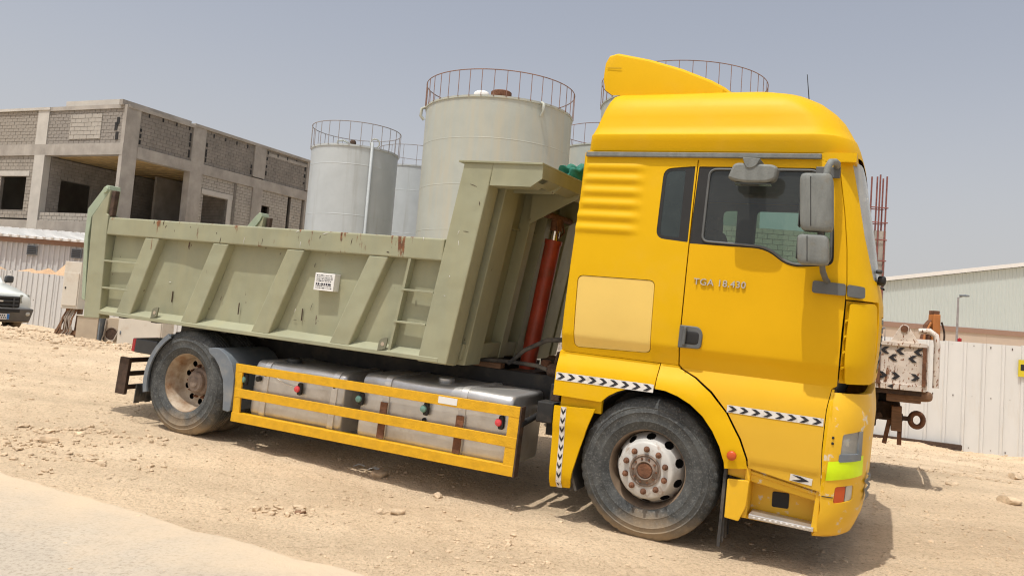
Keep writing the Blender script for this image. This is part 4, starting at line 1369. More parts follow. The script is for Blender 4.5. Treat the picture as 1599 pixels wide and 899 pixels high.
for y in (-1.05, 1.05):
    MB().box(-6.17, -6.02, y - .02, y + .02, .245, .66).build("underrun_end", M['rust_dark'], ur, bevel=.004)
for y in (-.42, .42):
    MB().box(-6.07, -5.95, y - .04, y + .04, .28, .95).build("underrun_bracket", M['rust_dark'], ur)

# ------------------------------------------------------------------ tipper body
OL = M['olive']
LEAN = .1185
def hx(z):
    """Front edge of the leaning headboard at height z."""
    return -1.862 + LEAN * (z - 1.13)
body = MB().box(-6.46, -1.92, -1.14, 1.14, 1.165, 1.19).build("tipper_floor", OL, dump)
for y in (-.42, .42):
    MB().box(-6.2, -1.95, y - .05, y + .05, 1.112, 1.163).build("floor_runner", M['chassis'], body)
for k in range(9):
    x = -6.2 + .52 * k
    MB().box(x - .04, x + .04, -1.12, 1.12, 1.10, 1.160).build("floor_bearer", M['chassis'], body)
for sg in (-1, 1):
    Y = lambda a: a * -sg           # a is negative on the near side
    nm = "body_side"
    b = MB()
    nx, nz = 60, 14
    vs = []
    for i in range(nx + 1):
        for j in range(nz + 1):
            x, z = -6.46 + (4.44) * i / nx, 1.17 + .90 * j / nz
            d = .010 * math.sin(x * 2.1 + 1.3) * math.sin(z * 3.2) + .012 * math.exp(-((x + 5.05) ** 2 / .05 + (z - 1.78) ** 2 / .02))
            vs.append((x, Y(-1.158 + d), z))
    H = nz + 1
    b.add(vs, [(i * H + j, (i + 1) * H + j, (i + 1) * H + j + 1, i * H + j + 1) for i in range(nx) for j in range(nz)])
    o = len(b.v)
    side = b.build(nm, OL, dump, smooth=60)
    MB().box(-6.46, -2.02, Y(-1.13), Y(-1.12), 1.17, 2.07).build("inner_side_sheet", OL, side)
    b = MB().prism([(Y(-1.250), 2.046), (Y(-1.250), 2.250), (Y(-1.10), 2.262), (Y(-1.10), 2.046)], -6.50, -2.045, 'x')
    b.build("top_rail", OL, side, bevel=.012)
    b = MB().prism([(Y(-1.150), 1.232), (Y(-1.254), 1.166), (Y(-1.254), 1.128), (Y(-1.15), 1.122)], -6.42, -1.95, 'x')
    b.build("bottom_rail", OL, side, bevel=.004)
    for xt, xb in ((-5.757, -6.024), (-4.732, -5.022), (-3.728, -4.035), (-2.735, -3.050)):
        b = MB()
        w1, w2 = .108, .112
        yo, yi = Y(-1.247), Y(-1.150)
        b.hexa([(xb - w2 - .012, yi, 1.17), (xb + w2 + .012, yi, 1.17), (xb + w2, yo, 1.165), (xb - w2, yo, 1.165),
                (xt - w1 - .012, yi, 2.050), (xt + w1 + .012, yi, 2.050), (xt + w1, yo, 2.044), (xt - w1, yo, 2.044)])
        b.build("stake", OL, side, bevel=.010)
    # ladder at the front bay and two rungs at the rear bay
    MB().hexa([(-2.50, Y(-1.235), 1.168), (-2.474, Y(-1.235), 1.168), (-2.474, Y(-1.16), 1.19), (-2.50, Y(-1.16), 1.19),
               (-2.402, Y(-1.245), 2.048), (-2.374, Y(-1.245), 2.048), (-2.374, Y(-1.16), 2.048), (-2.402, Y(-1.16), 2.048)]).build("ladder_upright", OL, side)
    for xa, xb, z in ((-2.435, -2.09, 1.752), (-2.468, -2.13, 1.450), (-6.47, -5.90, 1.742), (-6.45, -6.00, 1.432)):
        MB().box(xa, xb, Y(-1.248), Y(-1.205), z - .010, z + .010).build("ladder_rung", OL, side, bevel=.003)
    for x in (-5.52, -2.545):
        b = MB().prism(round_poly([(x - .055, 1.160), (x + .03, 1.19), (x + .045, 1.30), (x - .045, 1.27)], [.0, .0, .03, .03]), Y(-1.256), Y(-1.240))
        lg = b.build("lashing_lug", M['olive_dark'], side)
        MB().lathe([(.019, 0), (.019, -.002)], (x - .005, Y(-1.2565), 1.228), 'y', 14, cap=(True, True)).build("lug_hole", M['beige_box'], lg)
    # drain slots
    for x, z in ((-5.40, 1.42), (-4.43, 1.38), (-3.60, 1.40)):
        MB().tube([(x, Y(-1.172), z + .06), (x + .006, Y(-1.172), z - .06)], .006, 5).build("scratch", M['rust_dark'], side)
    # front post
    b = MB()
    yo, yi = Y(-1.250), Y(-1.085)
    def row(z, k):
        return [(hx(z) - .302, yo, z), (hx(z), yo, z), (hx(z), yi, z), (hx(z) - .302, yi, z)]
    b.hexa(row(1.118, 0) + row(2.972, 0))
    b.build("corner_post", M['olive_head'], side, bevel=.012)
    # rear post with its hinge ear
    b = MB().prism([(-6.648, 1.062), (-6.388, 1.078), (-6.498, 2.05), (-6.520, 2.275), (-6.555, 2.29), (-6.552, 2.575), (-6.592, 2.52), (-6.790, 2.25)], Y(-1.252), Y(-1.12))
    b.build("tail_post", M['olive_head'], side, bevel=.008)
    MB().box(-6.548, -6.480, Y(-1.235), Y(-1.180), 2.262, 2.565).build("hinge_block", M['rust_dark'], side, bevel=.01)
    MB().lathe([(.001, -.012), (.034, -.012), (.040, -.004), (.040, .004), (.001, .012)], (-6.625, Y(-1.256), 2.570), 'y', 18).build("hinge_pin", M['olive_tail'], side, smooth=40)
tg = MB().hexa([(-6.735, -1.10, 1.16), (-6.665, -1.10, 1.16), (-6.665, 1.10, 1.16), (-6.735, 1.10, 1.16), (-6.865, -1.10, 2.19), (-6.795, -1.10, 2.19), (-6.795, 1.10, 2.19), (-6.865, 1.10, 2.19)]).build("tailgate", M['olive_tail'], dump, bevel=.008)
for sg in (-1, 1):
    MB().prism([(-6.635, 2.628), (-6.690, 2.575), (-6.889, 2.335), (-6.862, 1.95), (-6.735, 1.27), (-6.675, 1.258), (-6.805, 2.00), (-6.803, 2.235), (-6.600, 2.505), (-6.575, 2.575), (-6.590, 2.622)], 1.250 * sg, 1.105 * sg).build("tailgate_arm", M['olive_tail'], tg, bevel=.006)
for k in range(4):
    y = -.75 + .5 * k
    MB().hexa([(-6.775, y - .05, 1.17), (-6.735, y - .05, 1.17), (-6.735, y + .05, 1.17), (-6.775, y + .05, 1.17), (-6.905, y - .05, 2.17), (-6.865, y - .05, 2.17), (-6.865, y + .05, 2.17), (-6.905, y + .05, 2.17)]).build("tailgate_rib", M['olive_tail'], tg)
# headboard
def slab(x0, x1, y0, y1, z0, z1):
    """A box that leans with the headboard; x0 and x1 are measured from its front edge."""
    return [(hx(z0) + x0, y0, z0), (hx(z0) + x1, y0, z0), (hx(z0) + x1, y1, z0), (hx(z0) + x0, y1, z0),
            (hx(z1) + x0, y0, z1), (hx(z1) + x1, y0, z1), (hx(z1) + x1, y1, z1), (hx(z1) + x0, y1, z1)]
head = MB().hexa(slab(-.16, -.13, -1.09, 1.09, 1.17, 2.96)).build("headboard", M['olive_head'], dump)
for y0, y1, d in ((-1.085, -1.02, -.02), (-.95, -.66, .02), (-.25, -.12, .0), (.12, .25, .0), (.66, .95, .02), (1.02, 1.085, -.02)):
    MB().hexa(slab(-.13, d, y0, y1, 1.10 if abs(y0) > .5 else 1.14, 2.95)).build("headboard_rib", M['olive_head'], head, bevel=.008)
MB().hexa(slab(-.13, -.01, -1.0, 1.0, 1.155, 1.30)).build("headboard_sill", M['olive_head'], head, bevel=.005)
MB().hexa(slab(-.13, -.10, -.74, .74, 2.45, 2.47)).build("headboard_seam", M['olive_head'], head)
# canopy over the cab side
cp = MB()
cp.hexa([(-1.995, -1.268, 2.968), (-1.165, -1.268, 2.955), (-1.165, 1.268, 2.955), (-1.995, 1.268, 2.968), (-1.995, -1.268, 2.988), (-1.165, -1.268, 2.975), (-1.165, 1.268, 2.975), (-1.995, 1.268, 2.988)])
cp = cp.build("canopy", M['olive_head'], dump, bevel=.003)
for sg in (-1, 1):
    MB().prism([(-1.645, 2.968), (-1.168, 2.956), (-1.161, 2.834), (-1.262, 2.758), (-1.66, 2.762)], 1.252 * sg, 1.232 * sg).build("canopy_side", M['olive_head'], cp)
    MB().prism([(-1.645, 2.80), (-1.20, 2.80), (-1.262, 2.758), (-1.66, 2.760)], 1.232 * sg, 1.08 * sg).build("canopy_flange", M['olive_head'], cp)
    MB().prism([(-1.66, 2.955), (-1.17, 2.945), (-1.17, 2.84), (-1.25, 2.765), (-1.66, 2.765)], .80 * sg, .785 * sg).build("canopy_rib", M['olive_head'], cp)
    MB().prism([(-1.66, 2.955), (-1.17, 2.945), (-1.17, 2.80), (-1.66, 2.52)], .36 * sg, .345 * sg).build("canopy_gusset", M['olive_head'], cp)
MB().hexa([(-1.19, -1.232, 2.84), (-1.172, -1.232, 2.84), (-1.172, 1.232, 2.84), (-1.19, 1.232, 2.84), (-1.182, -1.232, 2.954), (-1.164, -1.232, 2.954), (-1.164, 1.232, 2.954), (-1.182, 1.232, 2.954)]).build("canopy_lip", M['olive_head'], cp)
MB().hexa([(-1.19, -1.08, 2.84), (-1.172, -1.08, 2.84), (-1.172, 1.08, 2.84), (-1.19, 1.08, 2.84), (-1.30, -1.08, 2.80), (-1.28, -1.08, 2.79), (-1.28, 1.08, 2.79), (-1.30, 1.08, 2.80)]).build("canopy_return", M['olive_head'], cp)
# tipping ram
ram = MB().tube([(-1.590, 0, 1.00), (-1.430, 0, 2.28)], .080, 20).build("tipping_ram", M['red'], dump, smooth=50)
MB().tube([(-1.430, 0, 2.27), (-1.425, 0, 2.31)], .088, 20).build("ram_collar", M['red'], ram, smooth=50)
MB().tube([(-1.425, 0, 2.30), (-1.410, 0, 2.43)], .046, 16).build("ram_rod", M['chrome'], ram, smooth=50)
tp = MB().tube([(-1.412, 0, 2.40), (-1.402, 0, 2.52)], .060, 14)
tp.tube([(-1.40, -.32, 2.53), (-1.40, .32, 2.53)], .032, 10)
tp.build("ram_eye", M['rust'], ram, smooth=50)
for sg in (-1, 1):
    MB().tube([(-1.40 + .05 * sg, -.07 * sg, 2.30), (-1.36, -.10 * sg, 2.40), (-1.385, -.06 * sg, 2.52)], .010, 6).build("ram_hose", M['rust'], ram, smooth=50)
TRUE.add(ram)
MB().tube([(-1.20, .55, 1.15), (-1.02, .50, 2.3)], .04, 8).build("exhaust_pipe", M['rust_dark'], dump, smooth=50)
MB().box(-1.72, -1.45, -.30, .30, .92, 1.05).build("ram_cradle", M['rust_dark'], dump)

# scrapes and chipped paint on the near side
rr = random.Random(12)
for k in range(34):
    if k < 7:
        x, z = rr.uniform(-2.1, -1.75), rr.uniform(1.2, 2.9)
        x, y = hx(z) - rr.uniform(.03, .27), -1.2505
    elif k < 22:
        x, z, y = rr.uniform(-6.3, -2.2), rr.uniform(2.06, 2.24), -1.2505
    else:
        x, z, y = rr.uniform(-6.1, -2.2), rr.uniform(1.25, 1.95), -1.170
    a = rr.uniform(-.4, .4) + (math.pi / 2 if rr.random() < .6 else 0)
    L = rr.uniform(.008, .04)
    b = MB().tube([(x - L * math.cos(a), y, z - L * math.sin(a)), (x, y - .001, z + .003), (x + L * math.cos(a), y, z + L * math.sin(a))], [.001, rr.uniform(.002, .005), .001], 5)
    b.build("scrape", M['rust_dark'] if rr.random() < .75 else M['paper'], dump)

# sales plate on the body side with illegible print
pl = MB().box(-3.442, -3.205, -1.245, -1.16, 1.662, 1.835).build("notice_plate", M['paper'], dump, bevel=.003)
b = MB()
rr = random.Random(5)
for k, z in enumerate((1.812, 1.792, 1.775, 1.757, 1.728, 1.708, 1.688)):
    x = -3.42
    while x < -3.235:
        w = rr.uniform(.006, .022) * (1.6 if k == 4 else 1)
        h = rr.uniform(.003, .006) * (2.1 if k == 4 else 1)
        b.box(x, min(x + w, -3.226), -1.2462, -1.2448, z - h, z + h * rr.uniform(.2, 1))
        x += w + rr.uniform(.003, .009)
b.build("print_lettering", M['ink'], pl)

# put the parts drawn in side-view units to true scale
def rectify_tree(o, done):
    for ch in o.children:
        if ch in TRUE:
            continue
        if ch.type == 'MESH' and ch.data.name not in done:
            done.add(ch.data.name)
            for v in ch.data.vertices:
                v.co.x, v.co.z = rectify(v.co.x, v.co.z)
            ch.data.update()
        rectify_tree(ch, done)
rectify_tree(dump, set())

# --- green tarpaulin bundled on the canopy
b = MB().sup((0, 0, 0), (.34, .62, .22), .75, nu=56, nv=30)
rr = random.Random(2)
off = [(rr.uniform(12, 34), rr.uniform(0, 6), rr.uniform(12, 34), rr.uniform(0, 6)) for _ in range(5)]
for i, (x, y, z) in enumerate(b.v):
    k = sum(math.sin(x * a + y * c * .6 + p) * math.sin(y * c + z * a + q) for a, p, c, q in off) * .016
    v = Vector((x, y, z))
    v += v.normalized() * k * 1.6 if v.length > 1e-4 else Vector()
    b.v[i] = (v.x, v.y, max(v.z, -.09))
tarp = b.build("green_tarpaulin", M['tarp'], smooth=70)
tag(tarp, "crumpled green tarpaulin bundled on top of the tipper canopy", "tarpaulin")
tarp.matrix_basis = dump.matrix_basis @ Matrix.Translation((-1.30, .22, 2.945))

# ------------------------------------------------------------------ ground, pavement, stones
def build_ground():
    rr_ = np.concatenate([np.geomspace(1.2, 45, 430), np.geomspace(46, 2500, 46)[0:]])
    th = np.concatenate([np.radians(np.linspace(-56, 50, 400)), np.radians(np.linspace(50, 304, 56))[1:-1]])
    A, Rr = np.meshgrid(th, rr_)
    X, Y = Rr * np.sin(A), Rr * np.cos(A)
    Z = ground_z(X, Y)
    far = np.clip((Rr - 60) / 100, 0, 1)
    Z = Z * (1 - far) + np.where(X < 0, -.6, -1.1) * far * np.clip(1 - (Rr - 160) / 600, 0, 1)
    nr, nt = X.shape
    vs = np.stack([X, Y, Z], -1).reshape(-1, 3)
    vs = np.vstack([vs, [[0, 0, float(ground_z(0, 0))]]])
    i, j = np.meshgrid(np.arange(nr - 1), np.arange(nt), indexing='ij')
    j2 = (j + 1) % nt
    q = np.stack([i * nt + j, (i + 1) * nt + j, (i + 1) * nt + j2, i * nt + j2], -1).reshape(-1, 4)[:, ::-1]
    faces = q.tolist() + [[nr * nt, (k + 1) % nt, k] for k in range(nt)]
    me = bpy.data.meshes.new("ground")
    me.from_pydata(vs.tolist(), [], faces)
    me.polygons.foreach_set("use_smooth", [True] * len(me.polygons))
    me.materials.append(M['sand'])
    me.update()
    o = bpy.data.objects.new("ground", me)
    COL.objects.link(o)
    tag(o, "sandy dirt ground with tyre tracks and rubble", kind="structure")
build_ground()

def build_pavement():
    b = MB()
    nt, nn = 420, 40
    vs = []
    ts = np.linspace(-16, 16, nt)
    for i, t in enumerate(ts):
        e = .10 * float(vnoise(np.array(t * 1.3), np.array(3.3))) + .07 * float(vnoise(np.array(t * 5.0), np.array(8.3))) + .03 * float(vnoise(np.array(t * 17.0), np.array(1.3)))
        for k in range(nn + 1):
            n = e + (7.0 - e) * (k / nn) ** 2
            x = ROAD_A[0] + ROAD_D[0] * t + ROAD_N[0] * n
            y = ROAD_A[1] + ROAD_D[1] * t + ROAD_N[1] * n
            z = gz(x, y) + (.007 if k > 2 else (-.012, .002, .005)[k]) + .006 * float(vnoise(np.array(x * 2.0), np.array(y * 2.0)))
            vs.append((x, y, z))
    H = nn + 1
    b.add(vs, [(i * H + k, i * H + k + 1, (i + 1) * H + k + 1, (i + 1) * H + k) for i in range(nt - 1) for k in range(nn)])
    tag(b.build("pavement", M['pave'], smooth=60), "dusty pale pavement beside the dirt", kind="structure")
build_pavement()

ICO_V = None
def ico(sub=0):
    bm = bmesh.new()
    bmesh.ops.create_icosphere(bm, subdivisions=sub + 1, radius=1.0)
    v = np.array([p.co[:] for p in bm.verts])
    f = np.array([[q.index for q in p.verts] for p in bm.faces])
    bm.free()
    return v, f

def scatter(name, label, pts, sizes, m, flat=.6, seed=1):
    rg = np.random.default_rng(seed)
    v, f = ico(0)
    n, k = len(pts), len(v)
    s = np.asarray(sizes)[:, None]
    sc = rg.uniform(.6, 1.35, (n, 3)) * s * np.array([1, 1, flat])
    jit = 1 + rg.uniform(-.28, .28, (n, k, 1))
    P = v[None] * jit * sc[:, None]
    a = rg.uniform(0, 6.283, n)
    ca, sa = np.cos(a)[:, None], np.sin(a)[:, None]
    x = P[..., 0] * ca - P[..., 1] * sa
    y = P[..., 0] * sa + P[..., 1] * ca
    P = np.stack([x, y, P[..., 2]], -1) + np.asarray(pts)[:, None]
    F = (f[None] + (np.arange(n) * k)[:, None, None]).reshape(-1, 3)
    me = bpy.data.meshes.new(name)
    me.from_pydata(P.reshape(-1, 3).tolist(), [], F.tolist())
    me.materials.append(m)
    me.update()
    o = bpy.data.objects.new(name, me)
    COL.objects.link(o)
    return tag(o, label, kind="stuff")

def gravel():
    pts, sz = [], []
    rg = np.random.default_rng(11)
    want = 32000
    while len(pts) < want:
        a = rg.uniform(R(-40), R(40), 4000)
        d = np.exp(rg.uniform(math.log(3.0), math.log(26), 4000))
        x, y = d * np.sin(a), d * np.cos(a)
        rd = road_depth(x, y)
        den = .18 + .9 * np.clip(vnoise(x * .9 + 3, y * .9) + .35 * vnoise(x * 3.1, y * 3.1) + .05, 0, 1) * 1.6
        den = np.where(rd > 0, .03, den)
        den = np.where((y > 14.5) & (x < -6), 1.0, den)
        den = np.where((y > 15) & (x > 7), .8, den)
        ok = rg.random(4000) < den
        s = np.exp(rg.normal(math.log(.0048), .50, 4000)) * (1 + d * .05)
        s = np.where((y > 15) & (x < -6.5), s * 2.3, s)
        s = np.minimum(s, np.where(y > 14, .075, .030))
        z = ground_z(x, y)
        for i in np.nonzero(ok)[0]:
            pts.append((x[i], y[i], z[i] + s[i] * .12))
            sz.append(s[i])
    pts, sz = pts[:want], sz[:want]
    for cx, cy, n, sp in ((-4.05, 7.75, 130, .30), (-4.45, 7.05, 150, .38), (-3.6, 6.9, 60, .3), (-1.5, 6.0, 40, .14), (6.9, 10.6, 60, .5), (8.6, 13.2, 90, .6)):
        for _ in range(n):
            x, y = cx + rg.normal() * sp * 1.5, cy + rg.normal() * sp * .6
            s = float(np.clip(rg.lognormal(math.log(.017), .45), .006, .05))
            pts.append((x, y, float(ground_z(x, y)) + s * .25))
            sz.append(s)
    want = len(pts)
    scatter("gravel", "loose stones and clods scattered over the dirt", pts[:want], sz[:want], M['stone'])
gravel()

def rock(x, y, size, label, seed, m=None, squash=.55):
    v, f = ico(2)
    rg = np.random.default_rng(seed)
    dirs = rg.normal(size=(9, 3))
    dirs /= np.linalg.norm(dirs, axis=1)[:, None]
    cut = rg.uniform(.55, .9, 9)
    r = np.ones(len(v))
    for d, c in zip(dirs, cut):
        dp = v @ d
        r = np.where(dp * r > c, c / np.maximum(dp, 1e-6), r)
    v = v * (r * (1 + rg.uniform(-.025, .025, len(v))))[:, None] * np.array([1.25, .85, squash]) * size
    b = MB()
    b.add(v.tolist(), f.tolist())
    o = b.build("rock", m or M['stone'], smooth=28)
    o.location = (x, y, float(ground_z(x, y)) + size * squash * .45)
    o.rotation_euler = (0, 0, rg.uniform(0, 6))
    return tag(o, label, "rock", "rocks lying on the dirt")
rock(-.74, 6.22, .062, "long tan rock on open dirt in front of the side guard", 1)
rock(-.86, 6.20, .034, "small flat tan stone touching a longer rock", 21)
rock(-.48, 6.85, .052, "tan rock just outside the shadow of the fuel tanks", 2)
rock(-1.07, 7.36, .085, "low wide rock in the shade beneath the long fuel tank", 3)
rock(-1.42, 5.98, .036, "dark clod on the dirt close to the pavement edge", 4, M['wood'])
rock(8.1, 12.5, .13, "large pale rock on the dirt below the white fence", 5)
rock(5.46, 8.52, .10, "pale rock on the dirt past the detached shadow", 6)
rock(6.6, 9.6, .12, "broad tan rock alone on the dirt near the fence's yellow sign side", 7)
rock(-4.1, 7.3, .09, "broken earth clod among rubble by the pavement", 8)
rock(5.35, 9.4, .07, "brown stone at the end of the trailer's shadow", 9)
def litter(x, y, w, h, rot, label):
    b = MB()
    z = float(ground_z(x, y))
    b.add([(-w, -h, .012), (0, -h * .8, .030), (w, -h, .012), (w, h, .018), (0, h, .035), (-w, h, .010)], [(0, 1, 4, 5), (1, 2, 3, 4)])
    o = b.build("paper_scrap", M['paper'])
    o.location = (x, y, z)
    o.rotation_euler = (0, 0, rot)
    tag(o, label, "litter")
litter(-1.30, 7.62, .055, .020, .3, "thin white paper strip in the shade under the long fuel tank")
litter(-1.15, 7.56, .050, .035, -.2, "folded white paper scrap in the shade under the side guard")

# ------------------------------------------------------------------ white sheet metal fence beside the truck's nose
def wall_sheet(w, ribs, depth, rw):
    """Cross-section of a ribbed sheet, one unit tall, lying along +x and facing -y."""
    xs = [(0, 0)]
    for c in ribs:
        xs += [(c - rw, 0), (c - rw * .55, -depth), (c + rw * .55, -depth), (c + rw, 0)]
    xs += [(w, 0)]
    me = bpy.data.meshes.new("sheet")
    n = len(xs)
    lv = 5
    vs = [(x, y, k / lv) for k in range(lv + 1) for x, y in xs]
    vs += [(x, y + .004, k) for k in (0, 1) for x, y in xs]
    fs = [(k * n + i, k * n + i + 1, (k + 1) * n + i + 1, (k + 1) * n + i) for k in range(lv) for i in range(n - 1)]
    o = (lv + 1) * n
    fs += [(o + i + 1, o + i, o + n + i, o + n + i + 1) for i in range(n - 1)]
    me.from_pydata(vs, [], fs)
    me.update()
    return me

def sheet_fence(label, p0, p1, w, me, m, top0, top1, seed, post_h=2.6):
    rg = random.Random(seed)
    p0, p1 = Vector(p0), Vector(p1)
    d = (p1 - p0).normalized()
    ang = math.atan2(d.y, d.x)
    f = empty("sheet_metal_fence", (p0.x, p0.y, gz(p0.x, p0.y)), (0, 0, 0))
    tag(f, label, "fence")
    if not me.materials:
        me.materials.append(m)
    n = int((p1 - p0).length / w)
    z_of = lambda t: gz(p0.x + d.x * t, p0.y + d.y * t)
    base = f.location.z
    for i in range(n):
        o = bpy.data.objects.new("sheet", me)
        COL.objects.link(o)
        o.parent = f
        zb = z_of(i * w) - .05 - base
        zt = top0 + (top1 - top0) * i / n - base + rg.uniform(-.012, .012)
        o.location = (d.x * i * w, d.y * i * w, zb)
        o.scale = (1.012, 1, zt - zb)
        o.rotation_euler = (rg.uniform(-.006, .006), 0, ang + rg.uniform(-.012, .012))
        s = MB()
        for zz in (.03, .5, .965):
            for xx in (w * .25, w * .72):
                x_ = xx + rg.uniform(-.05, .05)
                s.box(x_ - .011, x_ + .011, -.010, -.001, zz + rg.uniform(-.01, .01), zz + .010)
        so = s.build("screw", M['rust_dark'], o)
        if i % 3 == 0:
            MB().box(d.x * i * w - .04, d.x * i * w + .04, d.y * i * w + .06, d.y * i * w + .14, zb, zt - .05).build("fence_post", M['rust_dark'], f)
    return f
fr = sheet_fence("tall white sheet metal fence with dents and rust dots behind the trailer", (3.42, 24.50, 0), (17.6, 19.56, 0), .90, wall_sheet(.9, (.05, .49), .050, .050), M['sheet_white'], 1.74, 1.84, 4)
b = MB().bar((8.3, 22.62, gz(8.3, 22.6) + .05), (12.3, 21.23, gz(12.3, 21.2) + .05), .16, .14)
tag(b.build("timber_beam", M['rust_dark']), "dark timber lying along the foot of the white fence", "beam")
sg_ = MB().box(-.16, .16, -.012, .012, -.22, .22).build("yellow_sign", M['sign_yellow'])
sg_.location = (13.68, 20.84, 1.22)
sg_.rotation_euler = (0, 0, -.335)
tag(sg_, "small yellow sign fixed to the white sheet fence", "sign")
MB().box(-.11, .11, -.016, -.0125, -.06, .10).build("sign_symbol", M['black'], sg_)

sheet_fence("low white ribbed fence behind the parked pickup", (-27, 29.8, 0), (-8.6, 29.6, 0), 1.0, wall_sheet(1.0, (.1, .3, .5, .7, .9), .035, .035), M['sheet_grey'], 2.02, 1.56, 8)

# sand heap seen over that fence
b = MB()
nx, ny = 70, 16
vs = []
for i in range(nx + 1):
    for j in range(ny + 1):
        x = -30 + 16 * i / nx
        y = 31.0 + 4.8 * j / ny
        t = j / ny
        h = 2.02 + .26 * math.sin(x * 1.3) + .16 * math.sin(x * 3.1 + 1) + .1 * math.sin(x * 6.7)
        h = -.8 + (h + .8) * math.sin(math.pi * min(1, t * 1.02)) ** .75 * min(1, (i + .5) / 6, (nx - i + .5) / 10)
        vs.append((x, y, h + .05 * math.sin(x * 9 + y * 7)))
b.add(vs, [(i * (ny + 1) + j, (i + 1) * (ny + 1) + j, (i + 1) * (ny + 1) + j + 1, i * (ny + 1) + j + 1) for i in range(nx) for j in range(ny)])
M['peach'] = sand_material("peach_sand", ((0.50, 0.33, 0.20), (0.58, 0.40, 0.25), (0.62, 0.45, 0.30)), .5)
tag(b.build("sand_mound", M['peach'], smooth=60), "peach coloured sand heap behind the low fence", kind="structure")

# corrugated shed
shed = empty("corrugated_shed", (-25.8, 37.4, -.62))
tag(shed, "white corrugated shed with a thin roof below the unfinished building", "shed")
me = wall_sheet(1.0, (.125, .375, .625, .875), .05, .06)
me.name = "cladding_sheet"
me.materials.append(M['sheet_grey'])
for i in range(17):
    o = bpy.data.objects.new("cladding_sheet", me)
    COL.objects.link(o)
    o.parent = shed
    o.location = (-7 + i, 0, -.3)
    o.scale = (1, 1, 4.38)
rf = MB().hexa([(-7.2, -.35, 4.10), (10.3, -.35, 4.03), (10.3, 4.0, 4.6), (-7.2, 4.0, 4.65), (-7.2, -.35, 4.20), (10.3, -.35, 4.13), (10.3, 4.0, 4.72), (-7.2, 4.0, 4.78)]).build("roof", M['clad_trim'], shed)
for k in range(44):
    x = -7 + .4 * k
    MB().bar((x, -.42, 4.19 - .004 * (x + 7)), (x, 4.0, 4.76), .12, .06).build("roof_rib", M['clad_trim'], rf)
MB().box(-7, 10.2, -.10, -.02, 3.84, 4.06).build("eaves_band", M['brown_band'], shed)
for x in (3.16, 5.26):
    fr_ = MB().box(x - .24, x + .24, -.12, -.055, 3.30, 3.74).build("vent", M['fender_grey'], shed)
    for k in range(4):
        MB().box(x - .20, x + .20, -.14, -.121, 3.36 + .09 * k, 3.41 + .09 * k).build("vent_slat", M['dark_plastic'], fr_)
MB().box(-7, 10, .06, 4.0, -.3, 4.05).build("shed_body", M['sheet_grey'], shed)

# ------------------------------------------------------------------ unfinished two-storey block building
BC = Vector((-22.31, 44.0, 0))
EL = Vector((math.sin(R(-67)), math.cos(R(-67)), 0))
ER = Vector((math.sin(R(25)), math.cos(R(25)), 0))
bld = empty("unfinished_building", (BC.x, BC.y, .5 - 1.9))
tag(bld, "unfinished grey concrete building with block walls and open bays", "building")
BO = Vector((BC.x, BC.y, .5))
class Face:
    """A facade's frame: a along the wall, d inwards, z up."""
    def __init__(self, org, e, n, k=1.0):
        self.o, self.e, self.n = Vector(org), e * k, n
    def p(self, a, d, z):
        q = self.o + self.e * a + self.n * d - BO
        return (q.x, q.y, z - BO.z)
    def box(self, b, a0, a1, d0, d1, z0, z1):
        return b.hexa([self.p(a0, d0, z0), self.p(a1, d0, z0), self.p(a1, d1, z0), self.p(a0, d1, z0), self.p(a0, d0, z1), self.p(a1, d0, z1), self.p(a1, d1, z1), self.p(a0, d1, z1)])
    def part(self, name, m, *dims):
        return self.box(MB(), *dims).build(name, m, bld)
NL, NR = Vector((-EL.y, EL.x, 0)), Vector((-ER.y, ER.x, 0))
if NL.y < 0:
    NL = -NL
if NR.x > 0:
    NR = -NR
KL, KR = 1.045, 1.105
FL, FR = Face(BC, EL, NL, KL), Face(BC, ER, NR, KR)
F1 = Face(BC + EL * 5.95 * KL, ER, Vector((-ER.y, ER.x, 0)), KR)     # side wall of the corner bay
FB = Face(BC + ER * 7.84 * KR, EL, NL, KL)                            # back wall of the corner bay
block_me = {}
block_count = [0]
rest = {}
